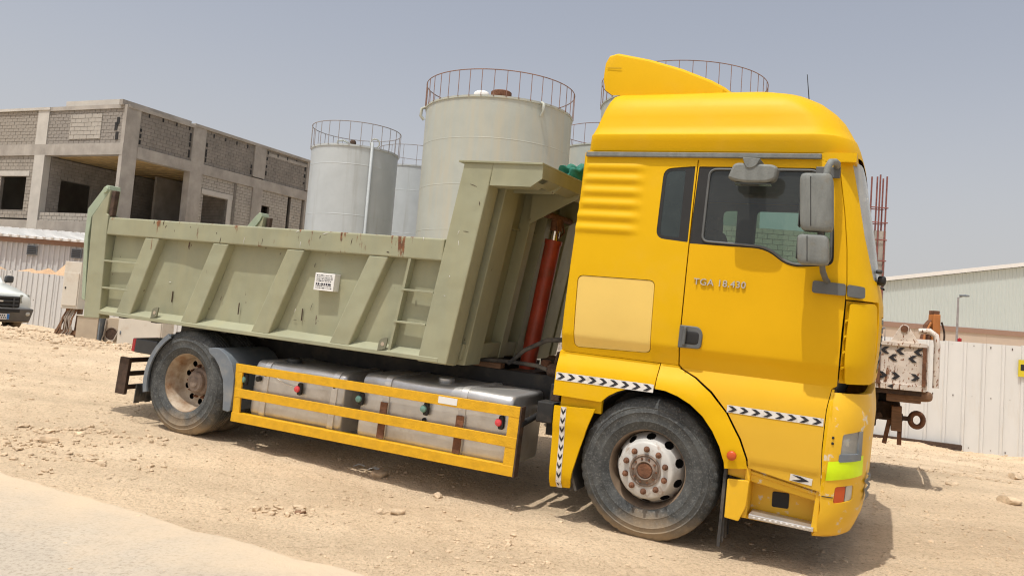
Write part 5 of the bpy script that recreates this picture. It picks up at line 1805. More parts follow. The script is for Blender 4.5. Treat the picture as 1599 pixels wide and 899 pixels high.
def lay_blocks(face, a0, a1, z0, z1, d, m, holes=(), single=False, seed=0, w=.41, h=.205, miss=0.0):
    """Running bond of blocks with recessed joints."""
    rg = random.Random(seed)
    nrow = max(1, round((z1 - z0) / h))
    hh = (z1 - z0) / nrow
    for r_ in range(nrow):
        z = z0 + r_ * hh
        a = a0 - (w / 2 if r_ % 2 else 0)
        while a < a1 - .02:
            s, e = max(a, a0), min(a + w, a1)
            a += w
            if e - s < .05:
                continue
            cz_ = z + hh / 2
            segs = [(s, e)]
            for (h0, h1, hz0, hz1) in holes:
                if hz0 < cz_ < hz1:
                    ns = []
                    for (u, v_) in segs:
                        if v_ <= h0 or u >= h1:
                            ns.append((u, v_))
                        else:
                            if u < h0:
                                ns.append((u, h0))
                            if v_ > h1:
                                ns.append((h1, v_))
                    segs = ns
            for (u, v_) in segs:
                if v_ - u < .04 or rg.random() < miss:
                    continue
                dd = d + rg.uniform(-.005, .005)
                g = .022
                if single and block_count[0] < 290:
                    block_count[0] += 1
                    key = (m.name, id(face))
                    if key not in block_me:
                        q = MB()
                        zero = face.p(0, 0, BO.z)
                        for_v = [face.p(x, y, BO.z + zz) for x, y, zz in ((0, 0, 0), (1, 0, 0), (1, .1, 0), (0, .1, 0), (0, 0, 1), (1, 0, 1), (1, .1, 1), (0, .1, 1))]
                        ang = math.atan2(face.e.y, face.e.x)
                        q.hexa([(0, 0, 0), (1, 0, 0), (1, 1, 0), (0, 1, 0), (0, 0, 1), (1, 0, 1), (1, 1, 1), (0, 1, 1)])
                        tmp = q.build("block", m, bld)
                        block_me[key] = tmp.data
                        bpy.data.objects.remove(tmp)
                    o = bpy.data.objects.new("block", block_me[key])
                    COL.objects.link(o)
                    o.parent = bld
                    E, N = face.e * (v_ - u - g), face.n * .12
                    mt = Matrix((E, N, Vector((0, 0, hh - g)))).transposed().to_4x4()
                    mt.translation = face.p(u + g / 2, dd, z + g / 2)
                    o.matrix_basis = mt
                else:
                    face.box(rest.setdefault(m.name, MB()), u + g / 2, v_ - g / 2, dd, dd + .12, z + g / 2, z + hh - g / 2)
def wall(face, a0, a1, z0, z1, m, d=.06, holes=(), **k):
    """Blocks with a mortar bed behind them."""
    lay_blocks(face, a0, a1, z0, z1, d, m, holes, **k)
    b = MB()
    zs = sorted({z0, z1, *[min(max(q, z0), z1) for h in holes for q in h[2:]]})
    as_ = sorted({a0, a1, *[min(max(q, a0), a1) for h in holes for q in h[:2]]})
    for u, v_ in zip(as_, as_[1:]):
        for z, y in zip(zs, zs[1:]):
            if any(h[0] <= (u + v_) / 2 <= h[1] and h[2] <= (z + y) / 2 <= h[3] for h in holes):
                continue
            face.box(b, u, v_, d + .022, d + .20, z, y)
    b.build("mortar_bed", M['mortar'], bld)
CN, CP = M['concrete'], M['concrete_pale']
# upper storey, front
FL.part("pier", CP, 6.08, 6.98, 0, .35, 11.45, 13.55)
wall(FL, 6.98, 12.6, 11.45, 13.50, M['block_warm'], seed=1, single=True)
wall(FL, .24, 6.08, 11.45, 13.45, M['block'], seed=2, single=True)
lay_blocks(FL, 1.85, 4.30, 11.72, 13.18, .012, M['block_light'], seed=3, single=True, w=.52, h=.243)
FL.part("coping", CP, 6.0, 12.6, -.06, .4, 13.52, 13.68)
FL.part("coping", CN, .20, 6.02, -.02, .4, 13.45, 13.68)
FL.part("raised_parapet", CP, .72, 5.1, .25, .55, 13.62, 14.06)
# upper storey, side
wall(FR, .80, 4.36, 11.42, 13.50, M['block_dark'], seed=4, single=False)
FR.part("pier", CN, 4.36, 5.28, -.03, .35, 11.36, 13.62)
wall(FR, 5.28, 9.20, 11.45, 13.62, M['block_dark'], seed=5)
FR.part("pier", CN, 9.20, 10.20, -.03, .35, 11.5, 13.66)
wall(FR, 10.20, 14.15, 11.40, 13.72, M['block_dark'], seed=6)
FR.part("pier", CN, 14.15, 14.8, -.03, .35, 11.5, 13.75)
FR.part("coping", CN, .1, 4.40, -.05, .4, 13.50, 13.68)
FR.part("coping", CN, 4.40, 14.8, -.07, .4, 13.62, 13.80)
FR.part("raised_parapet", CN, -.15, 4.33, .22, .5, 13.60, 13.92)
# dark slots left in the block edges
rg = random.Random(9)
sl = MB()
for a, z0, z1, n in ((.98, 11.6, 12.7, 3), (4.22, 11.6, 13.3, 5), (5.44, 11.6, 12.9, 4), (9.06, 11.6, 12.4, 2), (10.36, 11.8, 13.4, 3), (14.0, 11.9, 13.4, 3)):
    for k in range(n):
        z = z0 + (z1 - z0) * k / n
        FR.box(sl, a - .05, a + .05, .030, .05, z, z + rg.uniform(.15, .38))
for a0 in np.arange(1.4, 13.6, .9):
    if not (4.2 < a0 < 5.4 or 9.1 < a0 < 10.3):
        FR.box(sl, a0 - .04, a0 + .04, .030, .05, 13.28, 13.5)
for a, z in ((.62, 11.65), (.62, 12.5), (.74, 12.2)):
    FL.box(sl, a - .10, a + .10, .03, .05, z, z + .45)
sl.build("joint_gap", M['black'], bld)
# ring beam
FL.part("ring_beam", CN, .0, 12.6, -.02, .45, 10.78, 11.45)
FR.part("ring_beam", CN, .86, 14.8, -.04, .45, 10.76, 11.42)
# corner column
b = MB()
pts = [BC, BC + EL * .27, BC + EL * .27 + NL * .5, BC + ER * .95 + NR * .5, BC + ER * .95]
b.prism([(q.x - BO.x, q.y - BO.y) for q in pts], 0, 13.66 - BO.z, 'z')
b.build("column", CN, bld)
# lower storey, front
W1H = (7.45, 9.60, 7.50, 9.55)
wall(FL, 6.86, 12.6, 7.0, 10.78, M['block_warm'], holes=[W1H], seed=7, single=True)
FL.part("lintel", CP, 7.2, 9.8, .03, .25, 9.55, 9.85)
FL.part("column", CP, 6.02, 6.86, -.03, .5, .5, 10.80)
wall(FL, .26, 6.0, 6.35, 7.40, M['block_light'], seed=8)
FL.part("floor_beam", CN, .2, 12.6, -.02, .4, 5.9, 6.9)
FL.part("ground_wall", CN, .2, 12.6, .05, .3, .5, 5.9)
# lower storey, side
FR.part("column", CN, 4.38, 5.26, -.04, .5, .5, 10.78)
WS2 = (5.56, 7.44, 7.6, 9.60)
WS3 = (10.2, 10.98, 7.6, 9.70)
wall(FR, 5.26, 9.34, 6.9, 10.76, M['block_light'], holes=[WS2], seed=10)
FR.part("lintel", CP, 5.4, 7.8, .02, .25, 9.60, 9.90)
FR.part("lintel", CP, 7.44, 7.75, .03, .25, 7.0, 9.60)
FR.part("column", CN, 9.34, 10.18, -.04, .5, .5, 10.78)
wall(FR, 10.18, 12.62, 6.9, 10.90, M['block_light'], holes=[WS3], seed=11)
wall(FR, 12.92, 14.0, 6.9, 10.90, M['block_light'], seed=12)
FR.part("column", CN, 14.2, 14.8, -.02, .5, .5, 10.78)
FR.part("floor_beam", CN, .86, 14.8, -.02, .4, 5.9, 6.9)
FR.part("ground_wall", CN, .86, 14.8, .05, .3, .5, 5.9)
# inside of the corner bay
W1W = (1.02, 2.90, 7.55, 9.50)
wall(F1, .35, 7.84, 6.9, 10.75, M['block'], d=.0, holes=[W1W], seed=13)
wall(FB, 0.0, 6.2, 6.9, 10.75, M['block'], d=.0, holes=[(4.55, 5.65, 6.9, 9.65)], seed=14)
FB.part("room_wall", M['block_dark'], .6, 12.5, 3.0, 3.2, .5, 13.3)
FL.part("end_wall", CN, 12.6, 12.9, 0, 12, .5, 13.5)
FR.part("rear_wall", CN, 14.6, 14.8, .4, 13, .5, 13.3)
FR.part("partition", M['block'], 5.5, 14.6, 4.2, 4.4, 6.9, 10.7)
b = MB()
q = [BC + EL * .2 + NL * .2, BC + EL * 13.1 + NL * .2, BC + EL * 13.1 + ER * 15.5, BC + ER * 16.1]
P2 = [(v.x - BO.x, v.y - BO.y) for v in q]
for nm, z0, z1, m in (("floor_slab", 6.55, 6.92, CN), ("ceiling_slab", 10.86, 11.15, CN), ("roof_slab", 13.2, 13.4, CN)):
    MB().prism(P2, z0 - BO.z, z1 - BO.z, 'z').build(nm, m, bld)
for k in range(22):
    t = .2 + .375 * k
    b = MB()
    a, c = BC + ER * t + EL * .4 + NL * .0, BC + ER * t + EL * 6.2
    b.bar((a.x - BO.x, a.y - BO.y, 10.82 - BO.z + .012 * (k % 2)), (c.x - BO.x, c.y - BO.y, 10.82 - BO.z + .012 * (k % 2)), .32, .05)
    b.build("formwork_plank", M['formwork'], bld)
for nm, bb in rest.items():
    mm = bpy.data.materials[nm]
    tag(bb.build("block_infill", mm, bld), kind="stuff")
b = MB().tube([FR.p(14.9, -.35, 12.4), FR.p(14.9, -.1, 12.5)], .12, 10)
b.build("roof_spout", CP, bld)

# ------------------------------------------------------------------ steel storage tanks
def storage_tank(label, cx, cy, r, ztop, zrail, nposts, m, mr, seams, ph=0.0, z0=-.9):
    t = empty("storage_tank", (cx, cy, z0))
    tag(t, label, "tank", "steel storage tanks behind the tipper")
    H = ztop - z0
    prof = [(r, 0)]
    for s in seams:
        z = s - z0
        if 0 < z < H:
            prof += [(r, z - .012), (r + .006, z - .004), (r + .006, z + .02), (r, z + .03)]
    prof += [(r, H - .10), (r + .04, H - .09), (r + .04, H), (r - .02, H + .01), (r * .6, H + .10), (.02, H + .16)]
    sh = MB().lathe(prof, (0, 0, 0), 'z', 96, cap=(False, True)).build("shell", m, t, smooth=30)
    rr_ = r + .06
    hr = zrail - z0
    MB().tube([(rr_ * math.cos(a), rr_ * math.sin(a), hr) for a in np.linspace(0, 2 * math.pi, 72, endpoint=False)], .022, 6, closed=True).build("top_rail", mr, t, smooth=60)
    pm = None
    for k in range(nposts):
        a = 2 * math.pi * (k + .3) / nposts + ph
        if pm is None:
            o = MB().tube([(0, 0, 0), (0, 0, hr - H + .06)], .017, 5).build("rail_post", mr, t)
            pm = o
        else:
            o = link_copy(pm, t)
        o.location = (rr_ * math.cos(a), rr_ * math.sin(a), H - .06)
    return t, H
M['tank_w'] = M['tank']
big, Hb = storage_tank("largest pale green tank with a rusty railing and a brown hatch", -1.11, 36.28, 3.39, 10.78, 11.88, 40, M['tank'], M['rail_rust'], (.6, 2.8, 5.0, 6.95, 8.95), .05)
d0 = Vector((1.30, -32.97, 0)).normalized()
b = MB().lathe([(.45, 0), (.45, .30), (.40, .34), (.02, .36)], (.1, -2.7, Hb + .02), 'z', 20)
b.build("hatch", M['rust'], big, smooth=40)
MB().sup((-.75, -2.6, Hb + .15), (.7, .5, .45), .8).build("vent_dome", M['clad_trim'], big, smooth=60)
for a in (R(-57), R(-170)):
    x, y = 3.43 * math.cos(a), 3.43 * math.sin(a)
    k = 1.0
    MB().tube([(x * 1.0, y * 1.0, Hb - .02), (x * 1.05, y * 1.05, Hb - .12), (x * 1.055, y * 1.055, Hb - .45), (x * 1.01, y * 1.01, Hb - .62)], .07, 8).build("overflow_spout", M['tank'], big, smooth=60)
small, Hs = storage_tank("smaller pale grey tank with a vertical pipe down its front", -8.34, 39.63, 2.155, 9.15, 10.25, 26, M['tank_grey'], M['rail_grey'], (.2, 2.2, 3.35, 5.75, 8.2), .1)
a = R(-58)
x, y = 2.25 * math.cos(a), 2.25 * math.sin(a)
MB().tube([(x, y, .2), (x, y, Hs + .15), (x * .9, y * .9, Hs + .3)], .075, 10).build("riser_pipe", M['tank_grey'], small, smooth=60)
MB().sup((.2, -1.7, Hs + .12), (.3, .3, .35), .7).build("valve", M['rust_dark'], small, smooth=60)
MB().tube([(1.25 + .22 * math.cos(q), -1.6, Hs + .22 + .22 * math.sin(q)) for q in np.linspace(0, 2 * math.pi, 16, endpoint=False)], .035, 6, closed=True).build("valve_wheel", M['tank'], small, smooth=60)
MB().tube([(-.5, -1.9, Hs + .05), (-.5, -1.9, Hs + .16), (-.2, -1.9, Hs + .2), (.1, -1.85, Hs + .05)], .05, 6).build("roof_pipe", M['tank'], small, smooth=60)
b = MB().tube([(2.05, -.9, 4.6), (2.5, -1.1, 4.2), (2.85, -1.2, 3.2), (2.95, -1.2, .6)], .06, 8)
b.build("curved_pipe", M['rail_grey'], small, smooth=60)
storage_tank("narrow pale blue tank between the smaller and the largest tank", -6.72, 51.05, 2.4, 10.42, 11.65, 18, M['tank_grey'], M['rail_grey'], (1, 4, 6.1, 8.8), .2)
storage_tank("pale tank half hidden by the rear edge of the yellow cab", 5.7, 50.6, 3.1, 12.45, 13.7, 22, M['tank'], M['rail_rust'], (1, 4, 7, 10), .3)
storage_tank("tank whose rusty railing rises above the cab roof", 8.31, 40.86, 4.21, 12.95, 14.22, 42, M['tank'], M['rail_rust'], (1, 4, 7, 10), .07)

# ------------------------------------------------------------------ block structure with starter bars, seen past the windscreen
ub = empty("unfinished_block_structure", (12, 34.1, -1.88))
tag(ub, "unfinished block wall and column with rusty starter bars beyond the windscreen", "building")
BO2 = BO
class WFace(Face):
    def p(self, a, d, z):
        q = self.o + self.e * a + self.n * d
        return (q.x - 12, q.y - 31, z + .2)
wf = WFace((6.5, 31, 0), Vector((1, 0, 0)), Vector((0, 1, 0)))
_old, bld_keep = bld, bld
bld = ub
rest = {}
block_count[0] = 0
wall(wf, 0, 8.9, .2, 7.85, M['block_light'], d=0, seed=20, w=.45, h=.225, single=True)
for bb_n, bb in rest.items():
    tag(bb.build("block_infill", bpy.data.materials[bb_n], ub), kind="stuff")
bld = bld_keep
MB().box(3.58, 4.04, -.2, .25, 0, 8.3).build("column", M['concrete'], ub)
MB().box(3.0, 3.56, -.05, .2, 0, 7.9).build("column", M['concrete'], ub)
for x, y in ((3.40, .0), (3.66, -.24), (3.96, -.22), (3.74, .22), (4.0, .22)):
    MB().tube([(x, y, 5.2), (x + .02, y, 10.75 - .25 * abs(x - 3.7))], .035, 6).build("starter_bar", M['rebar'], ub)
for z in (6.0, 7.0, 7.9, 8.65, 9.3):
    MB().tube([(3.34, -.26, z), (4.06, -.26, z), (4.06, .26, z), (3.34, .26, z)], .025, 5, closed=True).build("bar_tie", M['rebar'], ub)

# ------------------------------------------------------------------ warehouse
wh = empty("warehouse", (40, 66, -3.8))
tag(wh, "large pale warehouse with a sloping roof edge over a beige base wall", "warehouse")
x0, x1, xr = 22.0, 75.0, 56.0
top = lambda x: 8.76 + .182 * (x - 22) if x < xr else 8.76 + .182 * (xr - 22) - .182 * (x - xr)
b = MB()
vs, n = [], 0
x = x0
while x < x1:
    for dx, dy in ((0, 0), (.20, 0), (.225, -.045), (.275, -.045), (.30, 0)):
        vs += [(x + dx - 40, dy, 7.06 + .2), (x + dx - 40, dy, top(x + dx) + .2)]
        n += 1
    x += .30
b.add(vs, [(2 * i, 2 * i + 2, 2 * i + 3, 2 * i + 1) for i in range(n - 1)])
tag(b.build("cladding", M['clad'], wh, fix=False), kind="stuff")
MB().box(x0 - 40, x1 - 40, -.06, .3, 6.83, 7.24).build("band", M['brown_band'], wh)
for k in range(9):
    MB().box(x0 - 40 + k * 6, x0 - 40 + k * 6 + 5.985, .02, .4, 0, 6.83).build("base_wall_panel", M['beige_wall'], wh)
for a, c in ((x0 - .4, xr), (xr, x1 + .4)):
    MB().bar((a - 40, -.12, top(a) + .32), (c - 40, -.12, top(c) + .32), .34, .32).build("roof_trim", M['clad_trim'], wh)
for a, c in ((x0 - .4, xr), (xr, x1 + .4)):
    MB().hexa([(a - 40, 0, top(a) + .1), (c - 40, 0, top(c) + .1), (c - 40, 45, top(c) + .1), (a - 40, 45, top(a) + .1), (a - 40, 0, top(a) + .3), (c - 40, 0, top(c) + .3), (c - 40, 45, top(c) + .3), (a - 40, 45, top(a) + .3)]).build("roof", M['clad_trim'], wh)
for xx in (x0, x1):
    MB().box(xx - 40 - .1, xx - 40 + .1, .3, 45, 0, 8.5).build("side_wall", M['clad'], wh)

lamp = empty("street_lamp", (28.14, 49.5, -1.2))
tag(lamp, "thin grey street lamp standing before the warehouse", "street lamp")
MB().tube([(0, 0, 0), (0, 0, 6.02)], [.10, .055], 8).build("pole", M['rail_grey'], lamp, smooth=60)
MB().tube([(0, 0, 6.0), (.35, -.1, 6.15)], .035, 6).build("arm", M['rail_grey'], lamp, smooth=60)
MB().sup((.32, -.1, 6.15), (.62, .22, .14), .6).build("lamp_head", M['fender_grey'], lamp, smooth=60)

# ------------------------------------------------------------------ rusty white trailer beyond the cab
tr = empty("flatbed_trailer", (4.60, 8.65, .0), (0, 0, R(154.5)))
tr.scale = (.77, 1.0, .77)
tag(tr, "rusty white flatbed trailer with black arrowheads and a tow ring beyond the cab", "trailer")
# local: x runs from the rear to the front, -y is outwards on the near side once turned about
WR = M['white_rusty']
YW = -2.3
LZ0, LZ1 = 1.50, 2.08
MB().box(.05, 6.4, YW, 0, 1.36, 1.46).build("deck", M['rust_dark'], tr)
sd = MB().box(.02, 6.4, -.03, .0, LZ0 - .02, LZ1 - .02).build("side_board", WR, tr, bevel=.004)
MB().box(.0, 6.4, -.05, .03, 1.43, 1.515).build("bottom_beam", WR, sd, bevel=.004)
MB().box(.0, 6.4, -.05, .02, LZ1 - .03, LZ1 + .03).build("top_beam", WR, sd, bevel=.004)
for x, m in ((.03, 'rust'), (.62, 'rust'), (.70, 'white_rusty'), (1.15, 'rust'), (1.9, 'rust'), (2.8, 'white_rusty'), (3.8, 'rust'), (4.8, 'white_rusty'), (5.8, 'rust')):
    MB().box(x - .025, x + .025, .0, .045, 1.50, LZ1 - .03).build("upright", M[m], sd)
far_sd = link_copy(sd, tr)
far_sd.location = (0, YW, 0)
MB().box(-.02, .03, YW, -.02, 1.45, LZ1).build("end_board", WR, tr)
def arrows(xs, z, flip=1):
    for x in xs:
        b = MB()
        sh = [(-.05, .05), (.01, .05), (.07, 0), (.01, -.05), (-.05, -.05), (.01, 0)]
        b.add([(x + u * flip, .0065, z + w) for u, w in sh], [(0, 1, 2, 5), (5, 2, 3, 4)])
        b.build("arrowhead", M['black_film'], sd, fix=False)
arrows((.10, .33, .53), LZ1 - .10)
arrows((.17, .42), LZ1 - .20)
arrows((.15, .40, .57), 1.62, -1)
for x in (.45, .78):
    b = MB()
    b.add([(x + .05, .0335, 1.47), (x - .03, .0335, 1.50), (x - .03, .0335, 1.44)], [(0, 1, 2)])
    b.build("arrowhead", M['black_film'], sd, fix=False)
ear = MB().prism(round_poly([(.10, LZ1 + .02), (.48, LZ1 + .02), (.34, LZ1 + .28), (.26, LZ1 + .28)], [.0, .0, .05, .05]), .0, -.03)
ear = ear.build("lifting_ear", WR, tr, bevel=.005)
MB().lathe([(.05, -.012), (.05, .012)], (.30, .0, LZ1 + .22), 'y', 16, cap=(True, True)).build("ear_bush", M['rust'], ear)
MB().tube([(.12, .02, LZ1 + .20), (-.02, .02, LZ1 + .21), (-.10, .02, LZ1 + .15), (-.12, .02, LZ1 + .02), (-.12, .02, 1.50)], .042, 8).build("bent_pipe", WR, tr, smooth=60)
for x in (.85, 1.15):
    MB().tube([(x, .03, LZ1 - .05), (x, .03, LZ1 + .06)], .035, 8).build("eye_bolt", M['rust'], tr, smooth=60)
# guard rail on the deck
MB().tube([(.55, -1.2, LZ1 + .0), (.55, -1.2, LZ1 + .24), (3.0, -1.2, LZ1 + .26)], .012, 6).build("hand_rail", M['rail_grey'], tr)
for k in range(9):
    MB().tube([(.75 + .24 * k, -1.2, LZ1 - .6), (.75 + .24 * k, -1.2, LZ1 + .24)], .008, 5).build("rail_bar", M['rail_grey'], tr)
for y in (-.75, YW + .75):
    MB().box(.35, 6.3, y - .06, y + .06, 1.14, 1.36).build("chassis_rail", M['chassis'], tr)
MB().box(.05, .50, -.60, -.05, 1.25, 1.36).build("rear_bracket", M['wood'], tr, bevel=.01)
MB().sup((.10, -.12, 1.36), (.40, .18, .16), .6).build("rear_lamp_box", M['wood'], tr, smooth=60)
cr = MB()
cr.box(.30, .95, -1.0, -.5, .95, 1.20)
cr.box(.62, .98, -.85, -.30, .84, 1.14)
cr.box(.25, .60, -.85, -.70, .90, 1.02)
cr.build("rear_frame", M['rust_dark'], tr, bevel=.02)
for x in (.62, .78, .95):
    MB().bar((x, -.30, 1.36), (x + .03, -.30, .95), .05, .05).build("frame_strut", M['rust_dark'], tr)
MB().bar((.55, -.35, 1.02), (1.05, -.32, .74), .06, .08).build("frame_brace", M['rust_dark'], tr)
MB().box(.28, .42, -.50, -.30, .80, 1.16).build("jack_sleeve", M['wood'], tr, bevel=.01)
for x, t in ((.44, .06), (.30, .0)):
    MB().bar((x, -.38, .95), (x + t, -.38, .60), .10, .06).build("jack_leg", M['rust'], tr)
MB().box(.16, .30, -.44, -.36, .96, 1.02).build("tow_arm", M['rust_dark'], tr)
MB().tube([(.08 + .085 * math.cos(q), -.40, .985 + .10 * math.sin(q)) for q in np.linspace(0, 2 * math.pi, 20, endpoint=False)], .038, 8, closed=True).build("tow_ring", M['rust'], tr, smooth=60)
for x in (1.75, 5.4):
    MB().tube([(x, -.2, .53), (x, YW + .2, .53)], .06, 8).build("axle", M['rust_dark'], tr)
    for y0 in (-.42, YW + .12):
        tw = MB().lathe([(.27, .30), (.28, .02), (.40, -.01), (.50, .03), (.53, .07), (.53, .24), (.50, .28), (.40, .31), (.28, .28)], (x, y0, .53), 'y', 40).build("wheel", M['tyre'], tr, smooth=40)
        MB().lathe([(.28, .03), (.24, .06), (.22, .10), (.10, .10), (.08, .04), (.001, .04)], (x, y0 + .0, .53), 'y', 28).build("rim", M['rust'], tw, smooth=40)
MB().box(1.05, 1.10, -.55, -.05, .48, .95).build("mud_flap", M['rust_dark'], tr)

# ------------------------------------------------------------------ orange crane arm over the fence
cr = empty("crane", (13.05, 24.3, -1.28))
tag(cr, "orange folded crane arm showing above the white fence", "crane")
OM = M['orange_mach']
MB().box(-.5, .6, -.5, .6, 0, 2.9).build("pedestal", M['rust_dark'], cr, bevel=.02)
MB().hexa([(-.10, -.18, 2.6), (.18, -.18, 2.6), (.18, .18, 2.6), (-.10, .18, 2.6), (-.05, -.16, 3.88), (.16, -.16, 3.88), (.16, .16, 3.88), (-.05, .16, 3.88)]).build("arm", OM, cr, bevel=.02)
MB().box(-.05, .14, -.14, .14, 3.88, 3.99).build("arm_head", M['rust'], cr, bevel=.01)
MB().hexa([(-.42, -.12, 2.7), (-.12, -.12, 2.7), (-.12, .12, 2.7), (-.42, .12, 2.7), (-.22, -.12, 3.55), (-.10, -.12, 3.70), (-.10, .12, 3.70), (-.22, .12, 3.55)]).build("arm_plate", M['rust'], cr, bevel=.01)
MB().tube([(-.34, -.15, 2.75), (-.30, -.15, 3.25), (-.12, -.15, 3.62)], .035, 8).build("hydraulic_hose", OM, cr, smooth=60)
MB().box(-.52, -.28, -.16, .1, 2.98, 3.10).build("beacon_bracket", OM, cr)
MB().tube([(.17 + .10 * math.sin(q), -.2, 2.8 + .85 * q / 3.14) for q in np.linspace(0, 3.14, 12)], .028, 6).build("hydraulic_hose", M['rust_dark'], cr, smooth=60)
MB().box(.2, .95, -.5, .5, 2.9, 3.03).build("deck_box", M['fender_grey'], cr, bevel=.02)
MB().lathe([(.05, 0), (.06, .02), (.06, .16), (.001, .19)], (.68, -.3, 3.03), 'z', 12).build("beacon", M['red_lens'], cr, smooth=50)

# ------------------------------------------------------------------ electrical boxes by the low fence
def at(px_x, y, z):
    return (px_x, y, z)
mb = empty("meter_cabinet", (-10.13, 18.7, .03))
tag(mb, "white electric meter cabinet on brown timber posts with loose cables", "cabinet")
MB().box(-.29, .10, -.20, .20, .92, 2.02).build("cabinet_body", M['cream'], mb, bevel=.01)
dr = MB().box(-.265, .075, -.222, -.202, .99, 1.76).build("cabinet_door", M['cream'], mb, bevel=.006)
MB().sup((-.21, -.226, 1.40), (.035, .02, .045), .7).build("cabinet_lock", M['black'], dr, smooth=50)
for x in (-.22, .05):
    MB().bar((x - .06, .05, -.1), (x, .05, .95), .09, .09).build("timber_post", M['wood'], mb)
MB().box(-.42, .34, -.10, -.03, .30, .42).build("cross_timber", M['wood'], mb, bevel=.006)
MB().bar((-.52, -.12, .0), (-.16, -.06, .92), .07, .05).build("timber_brace", M['wood'], mb)
rg = random.Random(4)
for k in range(7):
    x = -.18 + .035 * k
    pts = [(x, -.05, .93), (x - .04 + rg.uniform(-.04, .04), -.16, .70), (x - .02 + rg.uniform(-.08, .10), -.15, .40), (x - .20 + rg.uniform(-.1, .15), -.20, .12), (x - .25 + rg.uniform(-.15, .25), -.25, -.02)]
    MB().tube(pts, .016 + .008 * rg.random(), 6).build("cable", M['hose'] if k % 3 else M['wood'], mb, smooth=60)
pd = empty("concrete_pedestal", (-9.66, 18.75, .0))
tag(pd, "beige concrete pedestal standing between the meter cabinet and a fan unit", "pedestal")
MB().box(-.36, .14, -.22, .25, 0, .80).build("pedestal_body", M['beige_box'], pd, bevel=.015)
MB().box(-.38, .16, -.24, .27, .80, .83).build("pedestal_cap", M['cream'], pd, bevel=.006)
MB().box(.142, .18, -.20, .2, .02, .78).build("side_post", M['fender_grey'], pd)
fu = empty("fan_unit", (-9.28, 18.85, .0))
tag(fu, "beige outdoor fan unit with a round grille and grey hoses", "fan unit")
MB().box(-.17, .22, -.12, .2, 0, .80).build("unit_body", M['beige_box'], fu, bevel=.012)
MB().lathe([(.14, -.125), (.15, -.135), (.165, -.135), (.168, -.12)], (0, 0, .42), 'y', 24).build("grille_ring", M['hose'], fu, smooth=50)
MB().lathe([(.001, -.124), (.14, -.124)], (0, 0, .42), 'y', 24).build("grille", M['rust_dark'], fu)
MB().tube([(.20, -.14, .55), (.12, -.2, .30), (-.05, -.25, .12), (-.25, -.3, .03), (-.4, -.32, .02)], .025, 8).build("hose", M['hose'], fu, smooth=60)
MB().tube([(-.14, -.14, .75), (-.15, -.18, .4), (-.22, -.25, .08), (-.45, -.3, .0)], .018, 8).build("hose", M['hose'], fu, smooth=60)
uc = empty("utility_cabinet", (-8.68, 18.9, -.02))
tag(uc, "wide cream utility cabinet under the tail of the tipper body", "cabinet")
MB().box(-.40, .64, -.30, .35, 0, 1.25).build("cabinet_body", M['cream'], uc, bevel=.012)
d_ = MB().box(-.375, .615, -.318, -.302, .20, 1.2).build("cabinet_door", M['cream'], uc, bevel=.006)
MB().sup((-.32, -.325, .5), (.03, .025, .09), .6).build("door_latch", M['fender_grey'], d_, smooth=50)
MB().box(-.40, .64, -.312, -.3, .155, .175).build("plinth_joint", M['hose'], uc)

# ------------------------------------------------------------------ pale pickup at the edge of the view
pk = empty("pickup_truck", (-12.82, 19.95, .19), (0, 0, R(59)))
tag(pk, "pale pickup truck with a grey bumper parked before the low fence", "pickup truck")
CW = M['car_white']
# local: x across (right-hand side of the picture is +), y runs back from the nose, z up
b = MB()
secs = [(.02, .78, .52, .90), (.06, .84, .50, .97), (.25, .87, .48, 1.02), (.75, .88, .48, 1.14), (1.25, .88, .48, 1.22), (1.55, .88, .48, 1.24)]
vs = []
for y, w, z0, z1 in secs:
    h = [(-w, z0), (-w - .01, (z0 + z1) / 2), (-w + .03, z1 - .10), (-w + .13, z1 - .02), (-w * .4, z1 + .02), (0, z1 + .03)]
    row = h + [(-x, z) for x, z in reversed(h[:-1])]
    vs += [(x, y, z) for x, z in row]
K = 11
b.add(vs, [(i * K + j, i * K + j + 1, (i + 1) * K + j + 1, (i + 1) * K + j) for i in range(len(secs) - 1) for j in range(K - 1)] + [tuple(range(K - 1, -1, -1))])
hood = b.build("hood", CW, pk, smooth=50)
b = MB()
prof = [(1.5, 1.22), (2.15, 1.72), (3.0, 1.76), (3.5, 1.70), (3.75, 1.22), (3.75, .45), (1.5, .45)]
b.prism([(p, q) for p, q in prof], -.86, .86, 'x')
b.build("cabin", CW, pk, bevel=.05)
MB().hexa([(-.70, 1.56, 1.27), (.70, 1.56, 1.27), (.70, 1.58, 1.25), (-.70, 1.58, 1.25), (-.64, 2.10, 1.69), (.64, 2.10, 1.69), (.64, 2.13, 1.67), (-.64, 2.13, 1.67)]).build("windscreen", M['glass_dark'], pk)
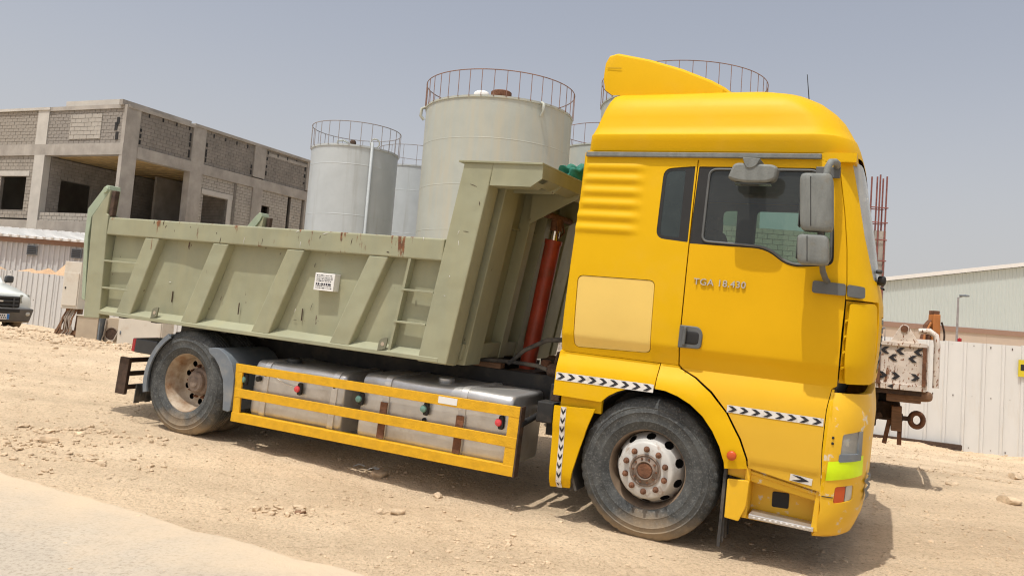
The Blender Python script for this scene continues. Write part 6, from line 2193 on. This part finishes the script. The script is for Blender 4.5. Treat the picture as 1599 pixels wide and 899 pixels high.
for sx in (-1, 1):
    MB().prism([(1.75, 1.27), (2.22, 1.66), (2.60, 1.67), (2.60, 1.27)], .862 * sx, .868 * sx, 'x').build("side_window", M['glass_dark'], pk)
    hl = MB().hexa([(.50 * sx, -.02, .74), (.84 * sx, .10, .70), (.84 * sx, .35, .70), (.50 * sx, .2, .74), (.54 * sx, .0, .95), (.85 * sx, .16, .96), (.85 * sx, .38, .98), (.54 * sx, .2, .95)])
    hl.build("headlight", M['lamp_dull'], pk, bevel=.025)
    MB().lathe([(.055, 0), (.055, -.02), (.045, -.03), (.001, -.035)], (.70 * sx, -.11, .47), 'y', 18).build("fog_lamp", M['lamp_clear'], pk, smooth=50)
    mr_ = MB().sup((1.02 * sx, 1.62, 1.32), (.22, .12, .20), .5).build("wing_mirror", M['dark_plastic'], pk, smooth=60)
    for y in (.72, 3.9):
        w_ = MB().lathe([(.20, -.10), (.22, -.115), (.30, -.12), (.345, -.10), (.36, -.06), (.36, .06), (.345, .10), (.30, .12), (.2, .1)], (0, 0, 0), 'x', 36)
        o = w_.build("wheel", M['tyre'], pk, smooth=40)
        o.location = (.76 * sx, y, .36)
        MB().lathe([(.215, .11 * sx), (.18, .07 * sx), (.06, .08 * sx), (.001, .10 * sx)], (0, 0, 0), 'x', 24).build("hubcap", M['alu'], o, smooth=40)
    MB().box(.80 * sx, .885 * sx, 3.75, 5.1, .5, 1.10).build("bed_side", CW, pk, bevel=.03)
MB().box(-.82, .82, 3.75, 5.1, .5, .60).build("bed_floor", CW, pk)
MB().box(-.82, .82, 5.04, 5.1, .5, 1.10).build("tailgate", CW, pk, bevel=.02)
gr = MB().box(-.50, .52, -.05, .10, .62, .90).build("grille", M['black'], pk, bevel=.02)
for z in (.66, .76, .86):
    MB().box(-.49, .47, -.075, -.05, z, z + .035).build("grille_bar", M['dark_plastic'], gr, bevel=.006)
for x in (.35, -.35):
    MB().box(x - .02, x + .02, -.078, -.05, .63, .89).build("grille_bar", M['dark_plastic'], gr)
MB().box(-.09, .09, -.085, -.076, .755, .79).build("emblem_bar", M['chrome'], gr)
bp = MB()
bp.hexa([(-.86, -.06, .26), (.80, -.06, .26), (.86, .5, .26), (-.86, .5, .26), (-.90, -.16, .60), (.84, -.16, .60), (.90, .5, .62), (-.90, .5, .62)])
bp = bp.build("bumper", M['car_bumper'], pk, bevel=.04)
MB().box(-.50, .47, -.168, -.13, .50, .58).build("bumper_intake", M['black'], bp)
MB().box(.18, .84, .05, .5, .24, .275).build("bumper_lip", M['beige_box'], bp)
plt = MB().box(-.30, .23, -.175, -.15, .32, .46).build("number_plate", M['paper'], bp)
MB().box(.17, .228, -.178, -.1755, .325, .455).build("plate_band", M['blue'], plt)
rg = random.Random(3)
b = MB()
for z in (.345, .40):
    x = -.28
    while x < .14:
        w = rg.uniform(.022, .034)
        b.box(x, x + w, -.1785, -.1752, z, z + .034)
        x += w + .018
b.build("plate_lettering", M['ink'], plt)
MB().box(-.86, .86, .4, 1.5, .30, .50).build("underbody", M['black'], pk)
